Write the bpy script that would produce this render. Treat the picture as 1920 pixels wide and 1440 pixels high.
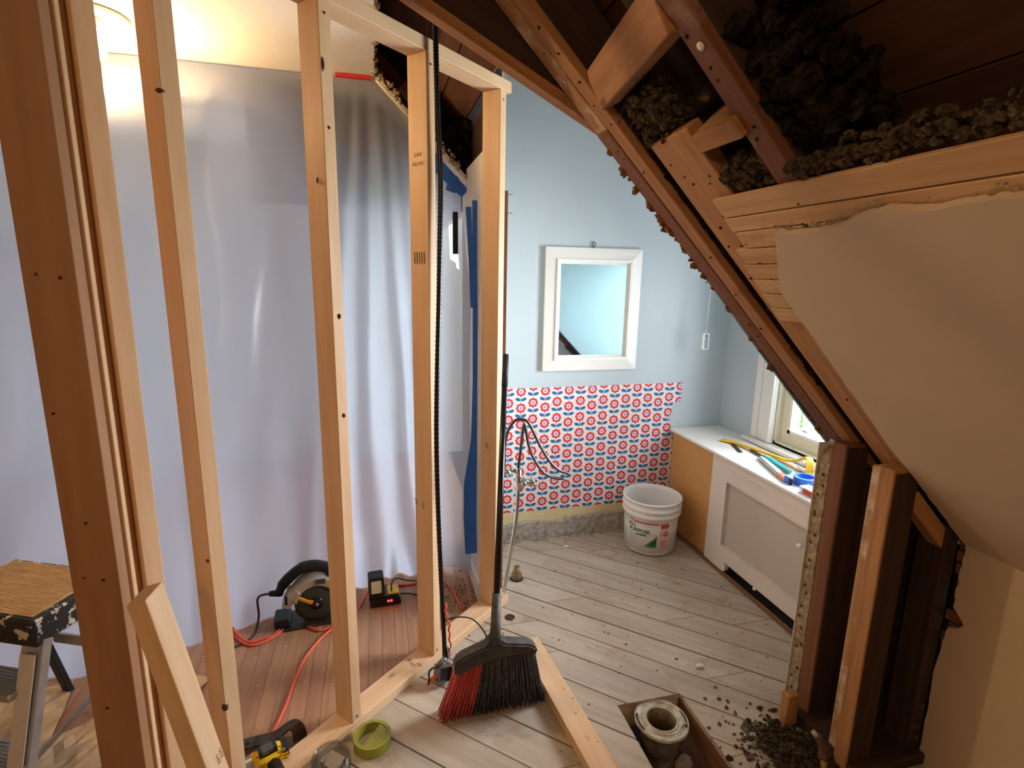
import bpy, bmesh, math, random
from mathutils import Vector, Matrix, noise
random.seed(7)
R = math.radians
scene = bpy.context.scene
col = scene.collection
for o in list(bpy.data.objects): bpy.data.objects.remove(o, do_unlink=True)

# ------------------------------------------------------------------ camera
CAMZ = 1.6
cam_d = bpy.data.cameras.new('camera'); cam = bpy.data.objects.new('camera', cam_d); col.objects.link(cam)
cam_d.sensor_width = 36.0; cam_d.lens = 36.0*1000/1920; cam_d.clip_start = 0.02; cam_d.clip_end = 200
def cam_basis(f=1000., vd=(870, 5640), vx=702):
    d = Vector((vd[0]-960, vd[1]-720, f)).normalized()
    a = vx-960; y = -(a*d.x+f*d.z)/d.y
    Y = Vector((a, y, f)).normalized(); X = d.cross(Y)
    if X.x < 0: X = -X
    return X, Y, -d
bx_, by_, bz_ = cam_basis()
cright = Vector((bx_.x, by_.x, bz_.x)); cup = -Vector((bx_.y, by_.y, bz_.y)); cfwd = Vector((bx_.z, by_.z, bz_.z))
cm = Matrix.Identity(4)
for i in range(3):
    cm[i][0] = cright[i]; cm[i][1] = cup[i]; cm[i][2] = -cfwd[i]
cm[2][3] = CAMZ
cam.matrix_world = cm
scene.camera = cam

# ------------------------------------------------------------------ world, daylight, exposure
def lin(c):
    return tuple(((v/255)/12.92 if v/255 <= .04045 else ((v/255+.055)/1.055)**2.4) for v in c)
wd = bpy.data.worlds.new('world'); scene.world = wd; wd.use_nodes = True
wn = wd.node_tree.nodes; wl = wd.node_tree.links
wn['Background'].inputs[0].default_value = (*lin((222, 232, 244)), 1); wn['Background'].inputs[1].default_value = 7.0
def area(name, loc, direction, sx, sy, power, color):
    l = bpy.data.lights.new(name, 'AREA'); l.shape = 'RECTANGLE'; l.size = sx; l.size_y = sy; l.energy = power; l.color = color
    o = bpy.data.objects.new(name, l); col.objects.link(o); o.location = loc
    o.rotation_euler = Vector(direction).to_track_quat('-Z', 'Y').to_euler(); return o
area('daylight_bathroom_window', (2.42, 2.0, 1.3), (-1, .28, -.10), 0.8, 1.0, 62, lin((240, 245, 252)))
area('daylight_hall_window', (-1.05, 4.55, 1.5), (0, -1, -.05), 2.2, 1.5, 13, lin((196, 216, 255)))
scene.view_settings.view_transform = 'Standard'; scene.view_settings.look = 'None'
scene.view_settings.exposure = 0.8; scene.view_settings.gamma = 1.0; scene.view_settings.use_curve_mapping = False

# ------------------------------------------------------------------ material helpers
class S:                                    # a shader-node socket with arithmetic
    def __init__(s, t, k): s.t = t; s.k = k
    def m(s, op, *a, clamp=False):
        n = s.t.nodes.new('ShaderNodeMath'); n.operation = op; n.use_clamp = clamp
        for i, v in enumerate((s,)+a):
            if isinstance(v, S): s.t.links.new(v.k, n.inputs[i])
            else: n.inputs[i].default_value = v
        return S(s.t, n.outputs[0])
    def __add__(s, o): return s.m('ADD', o)
    def __sub__(s, o): return s.m('SUBTRACT', o)
    def __mul__(s, o): return s.m('MULTIPLY', o)
    def __truediv__(s, o): return s.m('DIVIDE', o)
    def lt(s, o): return s.m('LESS_THAN', o)
    def gt(s, o): return s.m('GREATER_THAN', o)
def newmat(name, rough=.6, metal=0.0, spec=.4):
    m = bpy.data.materials.new(name); m.use_nodes = True
    b = m.node_tree.nodes['Principled BSDF']; b.inputs['Roughness'].default_value = rough; b.inputs['Metallic'].default_value = metal
    b.inputs['Specular IOR Level'].default_value = spec
    return m, m.node_tree, b
def mixc(t, fac, a, b):
    n = t.nodes.new('ShaderNodeMix'); n.data_type = 'RGBA'
    for k, v in ((0, fac), (6, a), (7, b)):
        if isinstance(v, S): t.links.new(v.k, n.inputs[k])
        elif k == 0: n.inputs[k].default_value = v
        else: n.inputs[k].default_value = (*v, 1)
    return S(t, n.outputs[2])
def coords(t, scale=(1, 1, 1), rnd=0.0, space='Object'):
    tc = t.nodes.new('ShaderNodeTexCoord'); mp = t.nodes.new('ShaderNodeMapping'); mp.inputs['Scale'].default_value = scale
    src = tc.outputs[space]
    if rnd:
        oi = t.nodes.new('ShaderNodeObjectInfo'); vm = t.nodes.new('ShaderNodeVectorMath'); vm.operation = 'ADD'
        mu = t.nodes.new('ShaderNodeMath'); mu.operation = 'MULTIPLY'; mu.inputs[1].default_value = rnd
        t.links.new(oi.outputs['Random'], mu.inputs[0]); t.links.new(src, vm.inputs[0]); t.links.new(mu.outputs[0], vm.inputs[1]); src = vm.outputs[0]
    t.links.new(src, mp.inputs['Vector']); return mp.outputs[0]
def noiz(t, vec, scale, detail=4, rough=.55):
    n = t.nodes.new('ShaderNodeTexNoise'); n.inputs['Scale'].default_value = scale; n.inputs['Detail'].default_value = detail; n.inputs['Roughness'].default_value = rough
    t.links.new(vec, n.inputs['Vector']); return S(t, n.outputs['Fac'])
def ramp01(s, a, b): return ((s-a)*(1/(b-a))).m('MAXIMUM', 0).m('MINIMUM', 1)
def bump(t, b, h, strength=.3, dist=.002):
    n = t.nodes.new('ShaderNodeBump'); n.inputs['Strength'].default_value = strength; n.inputs['Distance'].default_value = dist
    t.links.new(h.k, n.inputs['Height']); t.links.new(n.outputs[0], b.inputs['Normal'])
def plain(name, c, rough=.5, metal=0.0, var=.0, vscale=20, c2=None, bmp=0.0, spec=.4, bdist=.002, lo=.35, hi=.65):
    m, t, b = newmat(name, rough, metal, spec); c = lin(c)
    if var or c2 or bmp:
        v = coords(t, rnd=5); f = noiz(t, v, vscale, 5, .6)
        cc2 = lin(c2) if c2 else tuple(x*(1-var) for x in c)
        k = mixc(t, ramp01(f, lo, hi), c, cc2); t.links.new(k.k, b.inputs['Base Color'])
        if bmp: bump(t, b, f, bmp, bdist)
    else: b.inputs['Base Color'].default_value = (*c, 1)
    return m
def wood(name, c1, c2, ck=None, rough=.6, knots=1.0, grain=16, dirt=None, dirt_amt=0.0, bmp=.25):
    m, t, b = newmat(name, rough, 0, .3)
    v = coords(t, (1.1, grain, grain), rnd=9)
    g = noiz(t, v, 2.2, 6, .62); v2 = coords(t, (.25, 1, 1), rnd=9); broad = noiz(t, v2, 3.0, 2)
    f = ramp01(g*.7+broad*.3, .36, .64); c = mixc(t, f, lin(c1), lin(c2))
    oi = t.nodes.new('ShaderNodeObjectInfo'); rv = S(t, oi.outputs['Random'])
    c = mixc(t, rv*.22, c, lin(c2))
    if knots:
        vo = t.nodes.new('ShaderNodeTexVoronoi'); vo.inputs['Scale'].default_value = 4.2
        t.links.new(coords(t, (.75, 1.4, 1.4), rnd=3), vo.inputs['Vector'])
        kd = S(t, vo.outputs['Distance']); kf = (ramp01(kd, .03, .085)*-1+1)*(.75*knots)
        c = mixc(t, kf, c, lin(ck or tuple(x*.4 for x in c2)))
    if dirt:
        dn = noiz(t, coords(t, rnd=4), 5 if name == 'subfloor_plank' else 9, 6, .65); c = mixc(t, ramp01(dn, .62-dirt_amt, .78-dirt_amt), c, lin(dirt))
    t.links.new(c.k, b.inputs['Base Color']); bump(t, b, g, bmp, .0015); return m
def emit(name, c, s):
    m, t, b = newmat(name); b.inputs['Base Color'].default_value = (0, 0, 0, 1)
    b.inputs['Emission Color'].default_value = (*lin(c), 1); b.inputs['Emission Strength'].default_value = s; return m
def glass(name, rough=0.0, tint=(255, 255, 255), ior=1.45, thin=.8):
    m, t, b = newmat(name); n = t.nodes
    tr = n.new('ShaderNodeBsdfTransparent'); tr.inputs[0].default_value = (*lin(tint), 1); gl = n.new('ShaderNodeBsdfGlossy'); gl.inputs['Roughness'].default_value = rough+.03
    mx = n.new('ShaderNodeMixShader'); lw = n.new('ShaderNodeLayerWeight'); lw.inputs[0].default_value = .35
    fac = S(t, lw.outputs['Fresnel'])*thin+.02
    t.links.new(fac.k, mx.inputs[0]); t.links.new(tr.outputs[0], mx.inputs[1]); t.links.new(gl.outputs[0], mx.inputs[2])
    t.links.new(mx.outputs[0], n['Material Output'].inputs[0]); return m

# ------------------------------------------------------------------ mesh helpers
class MB:
    def __init__(s): s.v = []; s.f = []; s.sm = []
    def add(s, vs, fs, smooth=False):
        o = len(s.v); s.v += [tuple(p) for p in vs]; s.f += [tuple(i+o for i in f) for f in fs]; s.sm += [smooth]*len(fs); return s
    def box(s, a, b):
        x0, y0, z0 = (min(a[i], b[i]) for i in range(3)); x1, y1, z1 = (max(a[i], b[i]) for i in range(3))
        return s.add([(x0,y0,z0),(x1,y0,z0),(x1,y1,z0),(x0,y1,z0),(x0,y0,z1),(x1,y0,z1),(x1,y1,z1),(x0,y1,z1)],
                     [(0,3,2,1),(4,5,6,7),(0,1,5,4),(1,2,6,5),(2,3,7,6),(3,0,4,7)])
    def prism(s, poly, fn, h0, h1):           # poly: 2-D points; fn(u,v,h) -> xyz
        n = len(poly); vs = [fn(u, v, h0) for u, v in poly]+[fn(u, v, h1) for u, v in poly]
        return s.add(vs, [tuple(range(n-1, -1, -1)), tuple(range(n, 2*n))]+[(i, (i+1) % n, (i+1) % n+n, i+n) for i in range(n)])
    def tube(s, pts, r, n=10, cap=True, flat=None):
        pts = [Vector(p) for p in pts]; k = len(pts); rs = r if isinstance(r, (list, tuple)) else [r]*k; vs = []
        up = None
        for i, p in enumerate(pts):
            d = (pts[min(i+1, k-1)]-pts[max(i-1, 0)]).normalized()
            if up is None: up = d.orthogonal().normalized()
            up = (up-d*up.dot(d)).normalized(); sd = d.cross(up)
            for j in range(n):
                a = 2*math.pi*j/n; vs.append(p+(up*math.cos(a)+sd*math.sin(a))*rs[i])
        fs = [(i*n+j, i*n+(j+1) % n, (i+1)*n+(j+1) % n, (i+1)*n+j) for i in range(k-1) for j in range(n)]
        if cap: fs += [tuple(range(n-1, -1, -1)), tuple(range((k-1)*n, k*n))]
        return s.add(vs, fs, True)
    def ribbon(s, pts, wid, th, up=(0, 0, 1)):  # rectangular section swept along pts; wid across, th along the local normal
        pts = [Vector(p) for p in pts]; k = len(pts); vs = []; up = Vector(up)
        for i, p in enumerate(pts):
            d = (pts[min(i+1, k-1)]-pts[max(i-1, 0)]).normalized(); sd = d.cross(up).normalized(); nn = sd.cross(d).normalized()
            W = wid[i] if isinstance(wid, (list, tuple)) else wid
            vs += [p-sd*W/2-nn*th/2, p+sd*W/2-nn*th/2, p+sd*W/2+nn*th/2, p-sd*W/2+nn*th/2]
        fs = [(i*4+j, i*4+(j+1) % 4, (i+1)*4+(j+1) % 4, (i+1)*4+j) for i in range(k-1) for j in range(4)]+[(3, 2, 1, 0), (k*4-4, k*4-3, k*4-2, k*4-1)]
        return s.add(vs, fs)
    def lathe(s, prof, n=24, axis='z', o=(0, 0, 0), close=False):
        vs = []
        for r, h in prof:
            for j in range(n):
                a = 2*math.pi*j/n; c, q = r*math.cos(a), r*math.sin(a)
                vs.append({'z': (o[0]+c, o[1]+q, o[2]+h), 'y': (o[0]+c, o[1]+h, o[2]+q), 'x': (o[0]+h, o[1]+c, o[2]+q)}[axis])
        k = len(prof); rng = k if close else k-1
        fs = [(i*n+j, i*n+(j+1) % n, ((i+1) % k)*n+(j+1) % n, ((i+1) % k)*n+j) for i in range(rng) for j in range(n)]
        return s.add(vs, fs, True)
    def blob(s, c, r, jit=.35, sub=2, squash=(1, 1, 1)):
        b = bmesh.new(); bmesh.ops.create_icosphere(b, subdivisions=sub, radius=1)
        vs = [(c[0]+v.co.x*r*squash[0]*q, c[1]+v.co.y*r*squash[1]*q, c[2]+v.co.z*r*squash[2]*q) for v in b.verts for q in [1+random.uniform(-jit, jit)]]
        b.verts.index_update(); fs = [tuple(v.index for v in f.verts) for f in b.faces]; b.free(); return s.add(vs, fs)
    def build(s, name, mat, parent=None, bevel=0.0, seg=1, local=False, smooth=None):
        me = bpy.data.meshes.new(name); me.from_pydata(s.v, [], s.f)
        b = bmesh.new(); b.from_mesh(me); bmesh.ops.recalc_face_normals(b, faces=b.faces)
        if bevel: bmesh.ops.bevel(b, geom=[e for e in b.edges if len(e.link_faces) == 2 and e.calc_face_angle(0) > .6], offset=bevel, segments=seg, affect='EDGES', clamp_overlap=True)
        b.to_mesh(me); b.free()
        if not bevel:
            for p, q in zip(me.polygons, s.sm): p.use_smooth = q
        if smooth is not None:
            for p in me.polygons: p.use_smooth = smooth
        return link(name, me, mat, parent, local)
def link(name, me, mat, parent=None, local=False, mw=None):
    o = bpy.data.objects.new(name, me); col.objects.link(o)
    if mat and not me.materials: me.materials.append(mat)
    if mw is not None: o.matrix_basis = mw
    if parent:
        o.parent = parent
        if not local: o.matrix_parent_inverse = WM(parent).inverted()
    return o
def WM(o):
    m = o.matrix_basis.copy()
    return (WM(o.parent) @ o.matrix_parent_inverse @ m) if o.parent else m
def tag(o, label=None, cat=None, group=None, kind=None):
    for k, v in (('label', label), ('category', cat), ('group', group), ('kind', kind)):
        if v: o[k] = v
    return o
def thing(name, label, cat, loc=(0, 0, 0), rz=0, group=None, rot=None):
    o = bpy.data.objects.new(name, None); col.objects.link(o); o.empty_display_size = .05
    e = rot if rot else (0, 0, rz)
    from mathutils import Euler
    o.matrix_basis = Matrix.Translation(loc) @ Euler(e).to_matrix().to_4x4()
    return tag(o, label, cat, group)
def struct(o): o['kind'] = 'structure'; return o
def sempty(name, loc=(0, 0, 0)):
    o = bpy.data.objects.new(name, None); col.objects.link(o); o.empty_display_size = .05; o.matrix_basis = Matrix.Translation(loc); o['kind'] = 'structure'; return o
_tb = {}
def timber(name, p0, p1, wdir, wid, th, mat, parent=None, bevel=.0015, local=False, warp=0.0):
    # box of length p0->p1; wid across wdir, th across the third axis; p0/p1 are the centre line
    p0, p1 = Vector(p0), Vector(p1); x = (p1-p0); L = x.length; x.normalize(); y = Vector(wdir); y = (y-x*y.dot(x)).normalized(); z = x.cross(y)
    key = (round(L, 4), round(wid, 4), round(th, 4), mat.name)
    if key in _tb: me = _tb[key]
    else:
        b = bmesh.new(); bmesh.ops.create_cube(b, size=1, matrix=Matrix.Diagonal((L, wid, th, 1)))
        if bevel: bmesh.ops.bevel(b, geom=b.edges[:], offset=bevel, segments=1, affect='EDGES')
        me = bpy.data.meshes.new(name); b.to_mesh(me); b.free(); me.materials.append(mat); _tb[key] = me
    c = (p0+p1)/2; m = Matrix.Identity(4)
    for i in range(3): m[i][0] = x[i]; m[i][1] = y[i]; m[i][2] = z[i]; m[i][3] = c[i]
    return link(name, me, mat, parent, local, m)
def clip(poly, a, b, c):                     # keep a*x+b*y <= c
    out = []
    for i, p in enumerate(poly):
        q = poly[(i+1) % len(poly)]; dp = a*p[0]+b*p[1]-c; dq = a*q[0]+b*q[1]-c
        if dp <= 0: out.append(p)
        if (dp < 0 < dq) or (dq < 0 < dp):
            t = dp/(dp-dq); out.append((p[0]+(q[0]-p[0])*t, p[1]+(q[1]-p[1])*t))
    return out
def parea(p): return abs(sum(p[i][0]*p[(i+1) % len(p)][1]-p[(i+1) % len(p)][0]*p[i][1] for i in range(len(p))))/2
def jag(p, q, step, amp, seed=0):            # ragged 2-D edge from p to q
    rr = random.Random(seed); d = math.hypot(q[0]-p[0], q[1]-p[1]); n = max(2, int(d/step)); nx, ny = -(q[1]-p[1])/d, (q[0]-p[0])/d
    return [p]+[(p[0]+(q[0]-p[0])*i/n+nx*k, p[1]+(q[1]-p[1])*i/n+ny*k) for i in range(1, n) for k in [rr.uniform(-amp, amp)]]+[q]
def text_mesh(body, size, spacing=1.0, bold=0.0):
    c = bpy.data.curves.new('lettering', 'FONT'); c.body = body; c.size = size; c.align_x = 'CENTER'; c.align_y = 'CENTER'; c.space_character = spacing; c.fill_mode = 'FRONT'; c.offset = bold
    o = bpy.data.objects.new('lettering', c); col.objects.link(o); dg = bpy.context.evaluated_depsgraph_get()
    me = bpy.data.meshes.new_from_object(o.evaluated_get(dg)); col.objects.unlink(o); bpy.data.objects.remove(o); bpy.data.curves.remove(c)
    me.materials.clear(); return me
def lettering(name, body, size, origin, xd, yd, mat, parent, local=False, spacing=1.0):
    me = text_mesh(body, size, spacing); x = Vector(xd).normalized(); y = Vector(yd); y = (y-x*y.dot(x)).normalized(); z = x.cross(y); m = Matrix.Identity(4)
    for i in range(3): m[i][0] = x[i]; m[i][1] = y[i]; m[i][2] = z[i]; m[i][3] = origin[i]
    return link(name, me, mat, parent, local, m)
def curve_pts(ctrl, n=8):                    # Catmull-Rom through control points
    P = [Vector(p) for p in ctrl]; P = [P[0]*2-P[1]]+P+[P[-1]*2-P[-2]]; out = []
    for i in range(1, len(P)-2):
        for j in range(n):
            t = j/n; a, b, c, d = P[i-1], P[i], P[i+1], P[i+2]
            out.append(.5*((2*b)+(c-a)*t+(2*a-5*b+4*c-d)*t*t+(3*b-a-3*c+d)*t**3))
    return out+[P[-2]]

# ------------------------------------------------------------------ materials
M = {}
M['pine'] = wood('pine', (224, 190, 152), (208, 168, 126), (110, 70, 44), .5, .8, 14)
M['pine_shaded'] = wood('pine_corner_shaded', (172, 128, 94), (150, 108, 76), (76, 48, 32), .6, 1, 12)  # pine with the shade of the unlit front board put into its colour
M['old'] = wood('old_timber', (186, 138, 92), (148, 100, 62), (70, 42, 24), .75, .8, 22, (120, 96, 74), .04, .5)
M['old_plaster'] = wood('old_timber_plastered', (188, 142, 98), (146, 104, 68), (76, 48, 30), .8, .5, 22, (206, 188, 160), .14, .6)
M['old_red'] = wood('old_timber_red', (138, 92, 64), (104, 66, 46), (56, 34, 22), .75, .6, 22, (150, 122, 100), .0, .5)
M['old_dark'] = wood('old_timber_dark', (74, 54, 42), (48, 34, 26), (28, 18, 14), .8, .6, 22, None, 0, .4)  # dark old wood; also carries painted shade on rafter and stud sides
M['sheath'] = wood('roof_boards', (104, 66, 40), (68, 42, 28), (36, 22, 14), .8, 1.0, 10, None, 0, .4)
M['lath'] = wood('lath_wood', (214, 178, 132), (186, 146, 102), (90, 60, 38), .8, .35, 20, (150, 122, 92), .0, .5)
M['plank'] = wood('subfloor_plank', (192, 180, 164), (166, 152, 134), (110, 92, 74), .75, .55, 15, (158, 132, 108), .05, .4)
M['strip'] = wood('oak_strip', (178, 136, 104), (150, 108, 80), (96, 66, 50), .5, .15, 20, (182, 160, 142), -.02, .25)
M['ochre'] = plain('particle_board', (206, 152, 92), .7, var=.12, vscale=60)
M['cream'] = plain('cream_plaster', (202, 180, 152), .75, var=.05, vscale=4, bmp=.06)
M['cream_white'] = plain('ceiling_paint', (222, 214, 200), .85, var=.06, vscale=70, bmp=.25)
M['blue'] = plain('pale_blue_paint', (184, 195, 201), .55, var=.04, vscale=3, bmp=.05)
M['teal_dimmed'] = plain('dimmed_teal_paint', (118, 140, 146), .6, var=.06, vscale=3)  # cheek paint darkened to dim its reflection in the mirror
M['white'] = plain('white_paint', (226, 224, 218), .35)
M['white2'] = plain('cover_paint', (222, 210, 200), .45, var=.03, vscale=8)
M['offwhite'] = plain('sash_paint', (222, 212, 186), .45)
M['mesh'] = plain('grille_mesh', (196, 182, 170), .6, var=.14, vscale=420)
M['mortar'] = plain('mortar', (190, 184, 174), .95, c2=(142, 132, 122), vscale=38, bmp=.8, bdist=.006)
M['plaster_edge'] = plain('plaster_edge', (190, 172, 140), .95, c2=(134, 112, 84), vscale=45, bmp=.9, bdist=.004)
M['yellow_plaster'] = plain('yellowed_plaster', (222, 204, 158), .8, var=.08, vscale=18)
M['black'] = plain('black_plastic', (26, 25, 25), .45)
M['black_gloss'] = plain('black_gloss', (20, 20, 21), .25)
M['rubber'] = plain('dark_rubber', (44, 42, 42), .6)
M['steel'] = plain('steel', (150, 150, 150), .35, .9, var=.2, vscale=40)
M['chrome'] = plain('chrome', (200, 204, 206), .12, 1.0)
M['dull'] = plain('dull_pipe', (150, 146, 138), .4, .75, var=.25, vscale=30)
M['darkpipe'] = plain('dark_tube', (96, 92, 88), .35, .7, var=.2, vscale=30)
M['iron'] = plain('black_iron', (52, 48, 46), .38, .7, c2=(92, 76, 64), vscale=25)
M['castiron'] = plain('cast_iron', (118, 96, 74), .7, .35, c2=(74, 56, 42), vscale=22, bmp=.5)
M['flange'] = plain('flange_metal', (204, 196, 180), .5, .25, c2=(156, 142, 120), vscale=30, bmp=.3)
M['brass'] = plain('tarnished_brass', (150, 120, 74), .5, .6, c2=(110, 98, 80), vscale=40)
M['bluetape'] = plain('blue_tape', (44, 108, 210), .5, var=.15, vscale=12)
M['redtape'] = plain('red_tape', (206, 40, 44), .5)
M['green'] = plain('olive_tape', (158, 158, 62), .5, var=.08, vscale=14)
M['orange_cord'] = plain('orange_cord', (222, 96, 70), .5)
M['yellow'] = plain('yellow_paint', (226, 176, 40), .4, var=.12, vscale=30)
M['dyellow'] = plain('tool_yellow', (232, 184, 20), .4)
M['teal'] = plain('teal_plastic', (28, 136, 136), .35)
M['red'] = plain('red_plastic', (206, 70, 60), .4)
M['copper'] = plain('copper', (206, 128, 96), .35, .6)
M['grey'] = plain('grey_plastic', (176, 172, 166), .4)
M['darkgrey'] = plain('dark_grey_plastic', (70, 72, 68), .5)
M['guard'] = plain('guard_green_grey', (66, 70, 60), .4, .3)
M['silver'] = plain('silver_housing', (196, 188, 176), .35, .5)
M['orange'] = plain('orange_lever', (230, 150, 40), .4)
M['ink'] = plain('stamp_ink', (84, 58, 44), .8)
M['bristle_black'] = plain('black_bristle', (30, 29, 31), .4, c2=(84, 82, 86), vscale=90)
M['bristle_red'] = plain('red_bristle', (212, 82, 76), .5, var=.25, vscale=60)
M['dusty_black'] = plain('dusty_black', (40, 38, 38), .55, c2=(82, 78, 76), vscale=18)
M['pail'] = plain('white_pail', (228, 224, 220), .35)
M['print_green'] = plain('print_green', (38, 110, 66), .5, c2=(20, 62, 40), vscale=60)
M['print_dgreen'] = plain('print_text_green', (30, 92, 66), .5)
M['print_red'] = plain('print_red', (200, 60, 64), .5)
M['print_pink'] = plain('print_pink', (236, 176, 170), .5)
M['print_grey'] = plain('print_grey', (130, 132, 140), .5)
M['alu'] = plain('aluminium', (176, 174, 172), .4, .55, var=.18, vscale=16)
M['alu_paint'] = plain('aluminium_painted', (214, 212, 208), .5, .2, var=.1, vscale=20)
M['tread'] = plain('tread_rubber', (196, 166, 126), .85, c2=(168, 134, 96), vscale=16)
M['spatter'] = plain('paint_spattered_black', (36, 35, 33), .6, c2=(200, 194, 182), vscale=26, lo=.56, hi=.58)
M['paper'] = plain('brown_paper', (206, 172, 130), .85, var=.12, vscale=8)
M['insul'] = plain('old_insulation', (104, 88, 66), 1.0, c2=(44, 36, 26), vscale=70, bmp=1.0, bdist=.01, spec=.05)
M['insul_shaded'] = plain('shaded_insulation', (46, 38, 30), 1.0, c2=(18, 14, 11), vscale=50, bmp=1.0, bdist=.01, spec=.05)  # insulation with the shade behind the rafter put into a darker colour
M['insul_grey'] = plain('grey_dust', (128, 118, 106), 1.0, c2=(70, 62, 54), vscale=60, bmp=1.0, bdist=.01, spec=.05)
M['pile'] = plain('dust_heap', (92, 78, 64), 1.0, c2=(34, 28, 22), vscale=70, bmp=1.0, bdist=.01, spec=.05)
M['hole'] = plain('lath_hole_brown', (88, 68, 48), .95)
M['dust'] = plain('debris', (150, 128, 104), .95, c2=(104, 84, 66), vscale=90)
M['earth'] = plain('dark_base', (52, 42, 34), .95)
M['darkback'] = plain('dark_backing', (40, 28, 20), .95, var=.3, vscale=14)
M['leaf'] = plain('lawn', (120, 150, 84), .9, c2=(90, 126, 66), vscale=2)
M['mirror'] = plain('mirror_glass', (226, 236, 236), .04, 1.0)
M['pane'] = glass('window_glass')
M['clear'] = glass('clear_plastic', .05, (250, 252, 252), thin=.55)
M['label'] = plain('label_paper', (224, 214, 190), .5)
M['crystal'] = glass('crystal', .02, (246, 248, 250), thin=.8)
M['bulb'] = emit('lit_bulb', (255, 226, 176), 28)
M['led'] = emit('red_led', (255, 40, 40), 6)
def plastic_sheet():
    m, t, b = newmat('plastic_sheet'); n = t.nodes
    di = n.new('ShaderNodeBsdfDiffuse'); di.inputs[0].default_value = (*lin((170, 177, 190)), 1)
    tl = n.new('ShaderNodeBsdfTranslucent'); tl.inputs[0].default_value = (*lin((204, 212, 228)), 1)
    tr = n.new('ShaderNodeBsdfTransparent'); gl = n.new('ShaderNodeBsdfGlossy'); gl.inputs['Roughness'].default_value = .28
    m1 = n.new('ShaderNodeMixShader'); m1.inputs[0].default_value = .48; t.links.new(di.outputs[0], m1.inputs[1]); t.links.new(tl.outputs[0], m1.inputs[2])
    m2 = n.new('ShaderNodeMixShader'); m2.inputs[0].default_value = .14; t.links.new(m1.outputs[0], m2.inputs[1]); t.links.new(tr.outputs[0], m2.inputs[2])
    m3 = n.new('ShaderNodeMixShader'); lw = n.new('ShaderNodeLayerWeight'); lw.inputs[0].default_value = .25
    f = S(t, lw.outputs['Fresnel'])*.35+.03; t.links.new(f.k, m3.inputs[0]); t.links.new(m2.outputs[0], m3.inputs[1]); t.links.new(gl.outputs[0], m3.inputs[2])
    bn = n.new('ShaderNodeBump'); bn.inputs['Strength'].default_value = .35; bn.inputs['Distance'].default_value = .01
    h = noiz(t, coords(t, (3, 3, .8)), 3, 3); t.links.new(h.k, bn.inputs['Height'])
    for q in (di, tl, gl): t.links.new(bn.outputs[0], q.inputs['Normal'])
    t.links.new(m3.outputs[0], n['Material Output'].inputs[0]); return m
M['sheet'] = plastic_sheet()
def wallpaper_mat():
    m, t, b = newmat('flower_wallpaper', .6)
    tc = t.nodes.new('ShaderNodeTexCoord'); sp = t.nodes.new('ShaderNodeSeparateXYZ'); t.links.new(tc.outputs['Object'], sp.inputs[0])
    X = S(t, sp.outputs[0]); Z = S(t, sp.outputs[2]); cw, rh = .0748, .1
    u = (X-.70)*(1/cw); ci = u.m('FLOOR'); fx = ((u-ci)-.5)*cw
    odd = ci.m('MODULO', 2).m('ABSOLUTE').m('ROUND'); v = (Z-.925+.05-.02)*(1/rh)+odd*.31+10; fy = ((v-v.m('FLOOR'))-.5)*rh
    dy = fy-.02; r = (fx*fx+dy*dy).m('SQRT'); th = dy.m('ARCTAN2', fx)
    petal = (th*8).m('COSINE')*.0020+.0285
    col_ = mixc(t, 0.0, lin((222, 216, 210)), lin((222, 216, 210)))
    ax = fx.m('ABSOLUTE')-.0182; ay = fy+.027; ca, sa = math.cos(R(20)), math.sin(R(20))
    p = ax*ca+ay*sa; q = ay*ca-ax*sa
    leaf = ((p*(1/.0175)).m('POWER', 2)+(q*(1/.0098)).m('POWER', 2)).lt(1)
    notch = ((p*(1/.011)-.3).m('POWER', 2)+((q-.0085)*(1/.0032)).m('POWER', 2)).lt(1)
    leaf = leaf*fx.m('ABSOLUTE').gt(.0028)
    stem = fx.m('ABSOLUTE').lt(.0016)*fy.lt(-.008)*fy.gt(-.045)
    col_ = mixc(t, leaf.m('MAXIMUM', stem), col_, lin((28, 100, 158)))
    col_ = mixc(t, (r-petal).lt(.0028), col_, lin((236, 196, 190)))
    col_ = mixc(t, (r-petal).lt(0), col_, lin((206, 42, 44)))
    col_ = mixc(t, (r-(th*8).m('COSINE')*.0012).lt(.0160), col_, lin((236, 200, 206)))
    col_ = mixc(t, r.lt(.0105), col_, lin((196, 190, 220))); col_ = mixc(t, r.lt(.0078), col_, lin((112, 128, 168))); col_ = mixc(t, r.lt(.0045), col_, lin((178, 186, 208)))
    t.links.new(col_.k, b.inputs['Base Color']); return m
M['paper_flower'] = wallpaper_mat()

# ------------------------------------------------------------------ main dimensions (metres)
YB = 2.95           # bathroom back wall
XW = 2.17           # window wall
XK = 1.75           # knee wall
AZ = R(48.5); WV = Vector((math.sin(AZ), math.cos(AZ), 0)); NV = Vector((math.cos(AZ), -math.sin(AZ), 0)); DW = -1.345
def SW(s, o, z): return NV*(DW+o)+WV*s+Vector((0, 0, z))      # stud-wall coordinates: along, in front (+) / behind (-), up
CR = 2.61           # underside of the rafters: x + z = CR
SQ = math.sqrt(.5); UP45 = Vector((SQ, 0, SQ)); DN45 = Vector((SQ, 0, -SQ))
def RP(x, y, h=0.0): return Vector((x, y, CR-x))+UP45*h         # point on the rafter plane, h above it

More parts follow.
